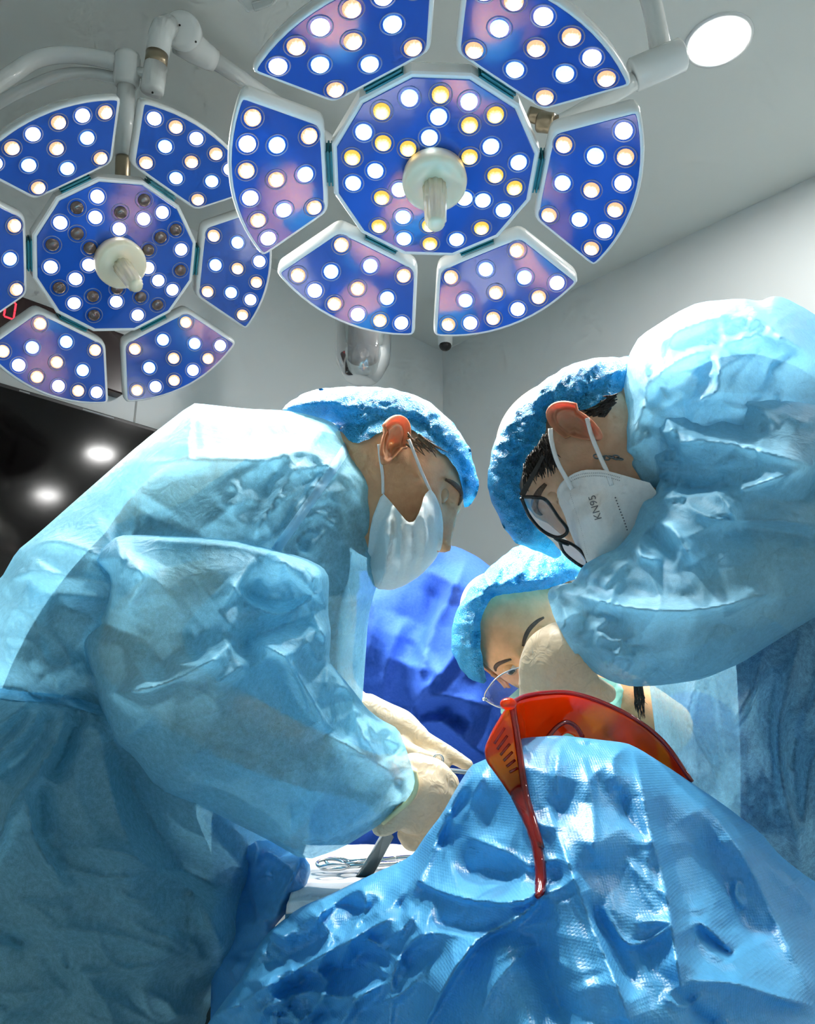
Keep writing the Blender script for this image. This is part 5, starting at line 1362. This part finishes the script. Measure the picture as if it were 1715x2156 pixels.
# far hand of the left surgeon, index finger stretched out
glove('glove', [
    [(770, 1505, 1.15, 0.030), (800, 1520, 1.15, 0.030), (840, 1535, 1.145, 0.028), (872, 1556, 1.14, 0.022)],
    [(866, 1548, 1.14, 0.0165), (905, 1566, 1.135, 0.0125), (945, 1588, 1.13, 0.011), (984, 1611, 1.125, 0.0085)],
    [(860, 1570, 1.135, 0.016), (895, 1590, 1.125, 0.0125), (925, 1604, 1.12, 0.0105), (936, 1610, 1.12, 0.0085)],
    [(850, 1580, 1.13, 0.016), (880, 1608, 1.12, 0.0125), (900, 1628, 1.115, 0.010)],
    [(840, 1590, 1.13, 0.015), (862, 1620, 1.12, 0.011), (876, 1640, 1.115, 0.009)],
    [(830, 1560, 1.13, 0.018), (850, 1578, 1.11, 0.0135), (880, 1592, 1.10, 0.012), (902, 1598, 1.10, 0.010)],
], glove_m, SL)
# hand of the right surgeon above the goggles
gr = glove('glove', [[(c[0] + 12, c[1] + 10) + tuple(c[2:]) for c in ch] for ch in [
    [(1235, 1330, 0.915, 0.030), (1205, 1350, 0.915, 0.030), (1178, 1366, 0.915, 0.031)],
    [(1164, 1348, 0.918, 0.026), (1140, 1366, 0.918, 0.027), (1122, 1400, 0.918, 0.024), (1112, 1430, 0.92, 0.018)],
    [(1172, 1370, 0.912, 0.034), (1155, 1400, 0.91, 0.032), (1142, 1430, 0.912, 0.024), (1136, 1446, 0.915, 0.018)],
    [(1190, 1380, 0.915, 0.032), (1182, 1412, 0.912, 0.028), (1172, 1440, 0.912, 0.020)],
    [(1110, 1428, 0.92, 0.014), (1104, 1458, 0.925, 0.013), (1112, 1492, 0.93, 0.012), (1120, 1515, 0.935, 0.010)],
    [(1134, 1440, 0.915, 0.0145), (1130, 1466, 0.918, 0.0135), (1136, 1498, 0.92, 0.012), (1142, 1520, 0.925, 0.010)],
    [(1164, 1440, 0.912, 0.0145), (1160, 1464, 0.912, 0.0135), (1164, 1494, 0.915, 0.012), (1168, 1516, 0.92, 0.010)],
    [(1192, 1430, 0.915, 0.014), (1192, 1458, 0.915, 0.0125), (1194, 1484, 0.918, 0.011), (1196, 1500, 0.92, 0.009)],
    [(1198, 1400, 0.915, 0.020), (1224, 1430, 0.915, 0.015), (1248, 1444, 0.92, 0.0135), (1264, 1450, 0.925, 0.0115)],
]], glove2_m, SR)

# ------------------------------------------------------------------ patient drape
drape, dF = cloth('surgical_drape', [(540, 1996), (566, 1962), (610, 1925), (640, 1906), (700, 1881), (760, 1851), (850, 1811), (872, 1795), (896, 1758), (930, 1714), (960, 1660), (990, 1612), (1018, 1600), (1050, 1584), (1082, 1562), (1104, 1553), (1180, 1548), (1250, 1556), (1318, 1564), (1346, 1577), (1400, 1611), (1455, 1648), (1520, 1692), (1600, 1752), (1640, 1800), (1690, 1840), (1715, 1856), (1900, 1975), (2000, 2060), (2000, 2420, 1), (300, 2420), (380, 2250), (440, 2150), (470, 2110), (510, 2056)],
    [(1100, 1560, 0.70), (1320, 1570, 0.71), (1450, 1650, 0.73), (1715, 1860, 0.77), (1000, 1620, 0.74), (870, 1800, 0.79), (640, 1910, 0.79), (480, 2100, 0.78), (1000, 1850, 0.67), (1180, 1750, 0.62), (1400, 1900, 0.60), (1200, 2150, 0.52), (1700, 2150, 0.60), (700, 2100, 0.74), (850, 2380, 0.58), (1950, 2300, 0.66), (900, 1960, 0.68), (1250, 1950, 0.57)],
    drape_m, None, T=0.035, Tb=0.09, R=75, res=5.2, seed=41, crumple=(0.0026, 60), fold_gain=0.9,
    folds=[('r', [(1330, 1570), (1355, 1680), (1370, 1760), (1400, 1870), (1425, 2030), (1450, 2156)], 13, 18), ('v', [(1385, 1680), (1415, 1800), (1450, 1940)], 9, 24), ('r', [(1225, 1590), (1248, 1700), (1250, 1830)], 6, 18), ('v', [(1190, 1640), (1170, 1750), (1185, 1900)], 8, 22), ('r', [(1180, 1560), (1170, 1640), (1185, 1700)], 6, 12), ('r', [(1320, 1570), (1290, 1600), (1300, 1660)], 5, 10),
           ('r', [(1150, 1700), (1200, 1830), (1250, 1960), (1300, 2080), (1330, 2170)], 12, 16), ('v', [(1120, 1950), (1150, 2050), (1200, 2170)], 12, 26), ('v', [(1230, 1880), (1290, 2000), (1340, 2100)], 9, 16),
           ('r', [(1005, 1615), (962, 1680), (922, 1760), (890, 1840), (850, 1915)], 15, 12), ('v', [(985, 1660), (950, 1730), (930, 1790)], 10, 14), ('r', [(1030, 1600), (990, 1690), (960, 1740)], 8, 10), ('r', [(900, 1700), (935, 1705), (955, 1730), (955, 1760)], 8, 9),
           ('r', [(980, 1755), (1020, 1775), (1080, 1800), (1125, 1835)], 9, 9), ('v', [(960, 1850), (1020, 1830), (1100, 1850)], 14, 26), ('s', [(1145, 1850), (1110, 1895), (1020, 1900), (930, 1880), (870, 1850)], 13, 26),
           ('r', [(850, 1915), (880, 1950), (900, 1975)], 8, 12), ('s', [(1150, 1880), (1090, 1935), (1010, 1978), (955, 2050), (890, 2170)], 20, 40), ('v', [(900, 1940), (1000, 1955), (1080, 1925)], 14, 20), ('r', [(1010, 1978), (930, 1965), (870, 1980), (830, 2040), (822, 2110)], 15, 14), ('v', [(860, 2060), (880, 2010), (950, 2000)], 8, 26),
           ('r', [(1135, 1885), (1180, 1870), (1220, 1840)], 8, 14), ('r', [(1000, 2160), (1050, 2060), (1120, 1990)], 8, 22),
           ('r', [(545, 1996), (640, 1945), (760, 1868), (840, 1835)], 10, 16), ('v', [(560, 2040), (680, 1975), (800, 1900)], 11, 26), ('r', [(470, 2130), (590, 2062), (680, 2010), (770, 1960), (850, 1920)], 22, 16), ('v', [(560, 2110), (680, 2050), (800, 1980)], 10, 22), ('r', [(640, 1905), (690, 1960), (680, 2020), (640, 2080)], 13, 12), ('r', [(760, 1860), (770, 1910), (740, 1970), (730, 2040)], 13, 12), ('r', [(590, 2064), (560, 2110), (540, 2170)], 12, 14), ('r', [(520, 2140), (640, 2090), (720, 2100), (800, 2080)], 16, 14), ('v', [(620, 2120), (720, 2130), (800, 2120)], 7, 16), ('r', [(700, 2150), (760, 2100), (830, 2060)], 10, 14),
           ('r', [(1440, 1645), (1520, 1740), (1590, 1850), (1660, 2000), (1715, 2100)], 12, 26), ('v', [(1450, 1720), (1520, 1850), (1590, 1990)], 10, 30), ('r', [(1470, 1940), (1510, 1975), (1540, 2005)], 9, 10), ('v', [(1465, 1950), (1510, 1990), (1545, 2015)], 9, 8), ('r', [(1440, 2065), (1540, 2070), (1640, 2100), (1715, 2120)], 10, 14), ('r', [(1620, 1800), (1680, 1870), (1720, 1930)], 8, 16), ('v', [(1430, 2080), (1460, 2130), (1520, 2170)], 9, 18)],
    rnd=[(50, 120, 6.0, 8), (34, 120, 11, 8, -35, (460, 1860, 860, 2150)), (22, 110, 9, 8, 50, (460, 1900, 860, 2150)), (12, 150, 4, 12, 60, (1350, 1700, 1715, 2150))])
tag(drape, 'light blue draped sheet with embossed texture peaking under the orange goggles', 'drape')
# ------------------------------------------------------------------ orange goggles on the drape
GG = thing('safety_goggles', 'translucent orange-red wraparound safety goggles lying on the blue drape', 'goggles', P(1135, 1893, 0.60))
top = [(1070, 1486, 0.665), (1100, 1468, 0.70), (1150, 1459, 0.735), (1205, 1460, 0.76), (1270, 1480, 0.775), (1340, 1516, 0.78), (1400, 1566, 0.77), (1456, 1646, 0.745)]
bot = [(1088, 1600, 0.675), (1112, 1598, 0.71), (1150, 1590, 0.735), (1180, 1552, 0.755), (1205, 1548, 0.765), (1262, 1600, 0.775), (1340, 1640, 0.78), (1420, 1668, 0.755)]
n = 48
tp_, bt_ = smooth_path([P(*p) for p in top], n), smooth_path([P(*p) for p in bot], n)
v, f = [], []
rows = 10
for lay in (0.0, 0.0022):
    for i in range(n):
        for j in range(rows + 1):
            q = Vector(tp_[i]).lerp(Vector(bt_[i]), j / rows)
            d = (q - Vector((0, 0, CAMZ))).normalized()
            v.append(q + d * (lay + 0.006 * math.sin(math.pi * j / rows)))
R1 = rows + 1
for lay in (0, 1):
    b = lay * n * R1
    for i in range(n - 1):
        for j in range(rows):
            q = (b + i * R1 + j, b + (i + 1) * R1 + j, b + (i + 1) * R1 + j + 1, b + i * R1 + j + 1)
            f.append(q if lay else q[::-1])
o_ = n * R1
for i in range(n - 1):
    for j in (0, rows): f.append((i * R1 + j, (i + 1) * R1 + j, o_ + (i + 1) * R1 + j, o_ + i * R1 + j))
for j in range(rows):
    for i in (0, n - 1): f.append((i * R1 + j, i * R1 + j + 1, o_ + i * R1 + j + 1, o_ + i * R1 + j))
lens = MB().add(v, f).build('lens', goggle_m, GG)
MB().add(*tube(tp_, 0.0022, 8)).build('brow_edge', goggle_d, GG)
# raised rim around the nose notch
MB().add(*tube(smooth_path([P(x, y, z) for x, y, z in [(1150, 1556, 0.73), (1170, 1532, 0.74), (1192, 1520, 0.75), (1212, 1530, 0.757), (1226, 1552, 0.76)]], 18), 0.0022, 8)).build('nose_rim', goggle_d, GG)
# left side shield running into the temple arm
shield = [(1064, 1490), (1082, 1484), (1092, 1560), (1106, 1660), (1122, 1720), (1141, 1780), (1149, 1820), (1151, 1858), (1147, 1882), (1132, 1894), (1124, 1888), (1125, 1868), (1126, 1830), (1118, 1780), (1104, 1738), (1085, 1692), (1050, 1640), (1022, 1602), (1019, 1576), (1034, 1540)]
def over(x, y, z, gap):
    """at depth z, or just above the drape where that lies nearer"""
    return min(z, depth_of(dF(x, y)[0]) - gap)
sd = [(x, y, over(x, y, z, 0.007)) for x, y, z in [(1070, 1490, 0.662), (1030, 1580, 0.652), (1090, 1600, 0.648), (1085, 1680, 0.628), (1110, 1720, 0.612), (1130, 1800, 0.592), (1140, 1850, 0.585), (1138, 1890, 0.580)]]
sdf = tps(sd)
sh, sS = cloth('side_shield', [p for p in shield if p[1] < 1725], sd, goggle_m, GG, T=0.003, Tb=0.0015, R=14, res=6, seed=51, soft=1)
arm_o, _ = cloth('temple', [(1070, 1668), (1085, 1650), (1104, 1650), (1122, 1720), (1141, 1780), (1149, 1820), (1151, 1858), (1147, 1882), (1132, 1894), (1124, 1888), (1125, 1868), (1126, 1830), (1118, 1780), (1104, 1738)], [(a, b, c - 0.001) for a, b, c in sd], goggle_d, GG, T=0.0045, Tb=0.003, R=12, res=5, seed=52)
MB().add(*tube(smooth_path([P(x, y, float(sdf(x, y)) - 0.003) for x, y in [(1078, 1486), (1090, 1560), (1104, 1660), (1120, 1722), (1138, 1785)]], 26), [0.0028] * 26, 8)).build('temple_ridge', goggle_d, GG)
for k in range(6):
    a, b = np.array([1046 - 1.0 * k * 1.0 + 7 * k, 1555 + 13 * k]), np.array([1075 + 4 * k, 1540 + 22 * k])
    a = np.array([1040 + 6.5 * k, 1566 + 12 * k]); b = np.array([1062 + 5.5 * k, 1532 + 17 * k])
    p0, p1 = sS(a[0], a[1], 0.001)[0], sS(b[0], b[1], 0.001)[0]
    MB().add(*tube([Vector(p0), Vector(p1)], 0.0011, 6)).build('vent_slat', goggle_d, GG)
MB().add(*ball(P(1070, 1482, 0.658), (0.007, 0.007, 0.005))).build('hinge', goggle_m, GG)

# ------------------------------------------------------------------ instrument table
def on_plane(x, y, h):
    o = Vector((0, 0, CAMZ)); d = P(x, y, 1.0) - o; return o + d * ((h - CAMZ) / d.z)
TH = 0.91
TT = thing('instrument_table', 'instrument table with white cover beside the draped patient', 'table', (on_plane(720, 1850, TH).x, on_plane(720, 1850, TH).y, 0))
cs = [on_plane(600, 1925, TH), on_plane(850, 1890, TH), on_plane(940, 1786, TH), on_plane(640, 1786, TH)]
v, f = loft([[c + Vector((0, 0, z)) for c in cs] for z in (-0.03, 0.0)])
MB().add(v, f).build('tabletop', steel_m, TT, smooth=False)
mid = sum(cs, Vector()) / 4
for c in cs:
    q = c.lerp(mid, 0.08)
    MB().add(*tube([Vector((q.x, q.y, 0)), Vector((q.x, q.y, TH - 0.03))], 0.013, 12)).build('leg', steel_m, TT)
# white cover, gently rumpled, with its front edge falling over
gv, gf = [], []
nx, ny = 50, 40
for j in range(ny + 1):
    for i in range(nx + 1):
        q = cs[0].lerp(cs[1], i / nx).lerp(cs[3].lerp(cs[2], i / nx), j / ny)
        q = mid + (q - mid) * 1.02
        h = 0.004 + 0.004 * float(ridged(np.array([q.x * 9.0]), np.array([q.y * 9.0]), 3)[0])
        edge = min(i, nx - i, j, ny - j)
        gv.append(Vector((q.x, q.y, TH + max(h, 0.002) - (0.03 if edge == 0 else 0))))
for j in range(ny):
    for i in range(nx): gf.append((j * (nx + 1) + i, j * (nx + 1) + i + 1, (j + 1) * (nx + 1) + i + 1, (j + 1) * (nx + 1) + i))
tag(MB().add(gv, gf).build('table_cover', cloth_white), 'white cloth spread over the instrument table', 'table cover')
tdr, _ = cloth('table_drape', [(445, 1702), (475, 1714), (560, 1758), (636, 1796), (656, 1826), (640, 1880), (604, 1920), (574, 1955), (585, 2010), (620, 2100), (600, 2260, 1), (440, 2260), (445, 2050), (445, 1850)],
    [(440, 1720, 1.04), (560, 1800, 0.96), (650, 1830, 0.96), (600, 1930, 0.87), (450, 1900, 1.0), (500, 2030, 0.90), (500, 2230, 0.87)], tdrape_m, None, T=0.012, Tb=0.02, R=24, res=6, seed=61, crumple=(0.006, 55), fold_gain=1.3,
    folds=[('r', [(560, 1770), (530, 1830), (528, 1870), (545, 1920), (568, 1960)], 12, 12), ('r', [(640, 1800), (600, 1880), (575, 1950)], 12, 12), ('v', [(500, 1790), (520, 1860), (540, 1940)], 14, 16), ('r', [(470, 1730), (520, 1780), (500, 1840)], 9, 12)], rnd=[(12, 60, 6, 7)])
tag(tdr, 'crumpled bright blue sheet corner hanging at the instrument table', 'drape')
# ring-handled clamps lying on the cover
def clamp(label, cx, cy, ang, s=1.0):
    c = on_plane(cx, cy, TH + 0.018)
    t = thing('surgical_clamp', label, 'clamp', (c.x, c.y, TH + 0.012), 'steel clamps on the white cover')
    u = Vector((math.cos(ang), math.sin(ang), 0)); w = Vector((-u.y, u.x, 0))
    for k in (-1, 1):
        rc = c + w * 0.016 * k * s
        ring = [rc + (u * math.cos(a) * 0.017 + w * math.sin(a) * 0.012) * s + Vector((0, 0, 0.004 * k * math.sin(a))) for a in np.linspace(0, 2 * math.pi, 25)]
        MB().add(*tube(ring, 0.0022, 8, caps=False)).build('finger_ring', steel_m, t)
        MB().add(*tube([rc + u * 0.016 * s, c + u * 0.06 * s + w * 0.004 * k, c + u * 0.10 * s - w * 0.003 * k, c + u * 0.14 * s], [0.0026, 0.003, 0.0028, 0.001], 8)).build('shank', steel_m, t)
    MB().add(*ball(c + u * 0.082 * s, (0.004, 0.004, 0.0035))).build('pivot', steel_m, t)
clamp('steel ring-handled clamp lying flat on the white cover', 700, 1822, 0.25)
clamp('steel ring-handled clamp lying across the first clamp on the white cover', 728, 1818, 0.75)
# flat steel blade held in the near glove
t = thing('steel_retractor', 'flat dark steel retractor blade held in the near gloved hand', 'retractor', P(760, 1850, 0.99))
v, f = loft([[P(x, y, z + dz) for x, y, z in ((812, 1738, 0.962), (829, 1762, 0.962), (790, 1836, 0.985), (772, 1856, 0.99), (738, 1872, 1.0), (745, 1850, 0.995), (764, 1822, 0.985))] for dz in (0.0, 0.003)])
bevel(MB().add(v, f).build('blade', dsteel_m, t, smooth=False), 0.0008)
v, f = loft([[P(x, y, z + dz) for x, y, z in ((812, 1738, 0.962), (816, 1742, 0.962), (768, 1824, 0.985), (762, 1824, 0.985))] for dz in (-0.002, 0.004)])
MB().add(v, f).build('edge', steel_m, t, smooth=False)
# fine needle holder pointing into the drape
t = thing('needle_holder', 'fine steel needle holder pointing from the gloved fingers to the drape', 'needle holder', P(990, 1626, 1.10))
MB().add(*tube(smooth_path([P(x, y, z) for x, y, z in [(905, 1606, 1.092), (935, 1620, 1.092), (965, 1624, 1.095), (1000, 1628, 1.10)]], 14), [0.0035] * 13 + [0.001], 8)).build('shaft', steel_m, t)
ring = [P(922 + 10 * math.cos(a), 1600 + 11 * math.sin(a), 1.088) for a in np.linspace(0, 2 * math.pi, 21)]
MB().add(*tube(ring, 0.0017, 8, caps=False)).build('finger_ring', steel_m, t)
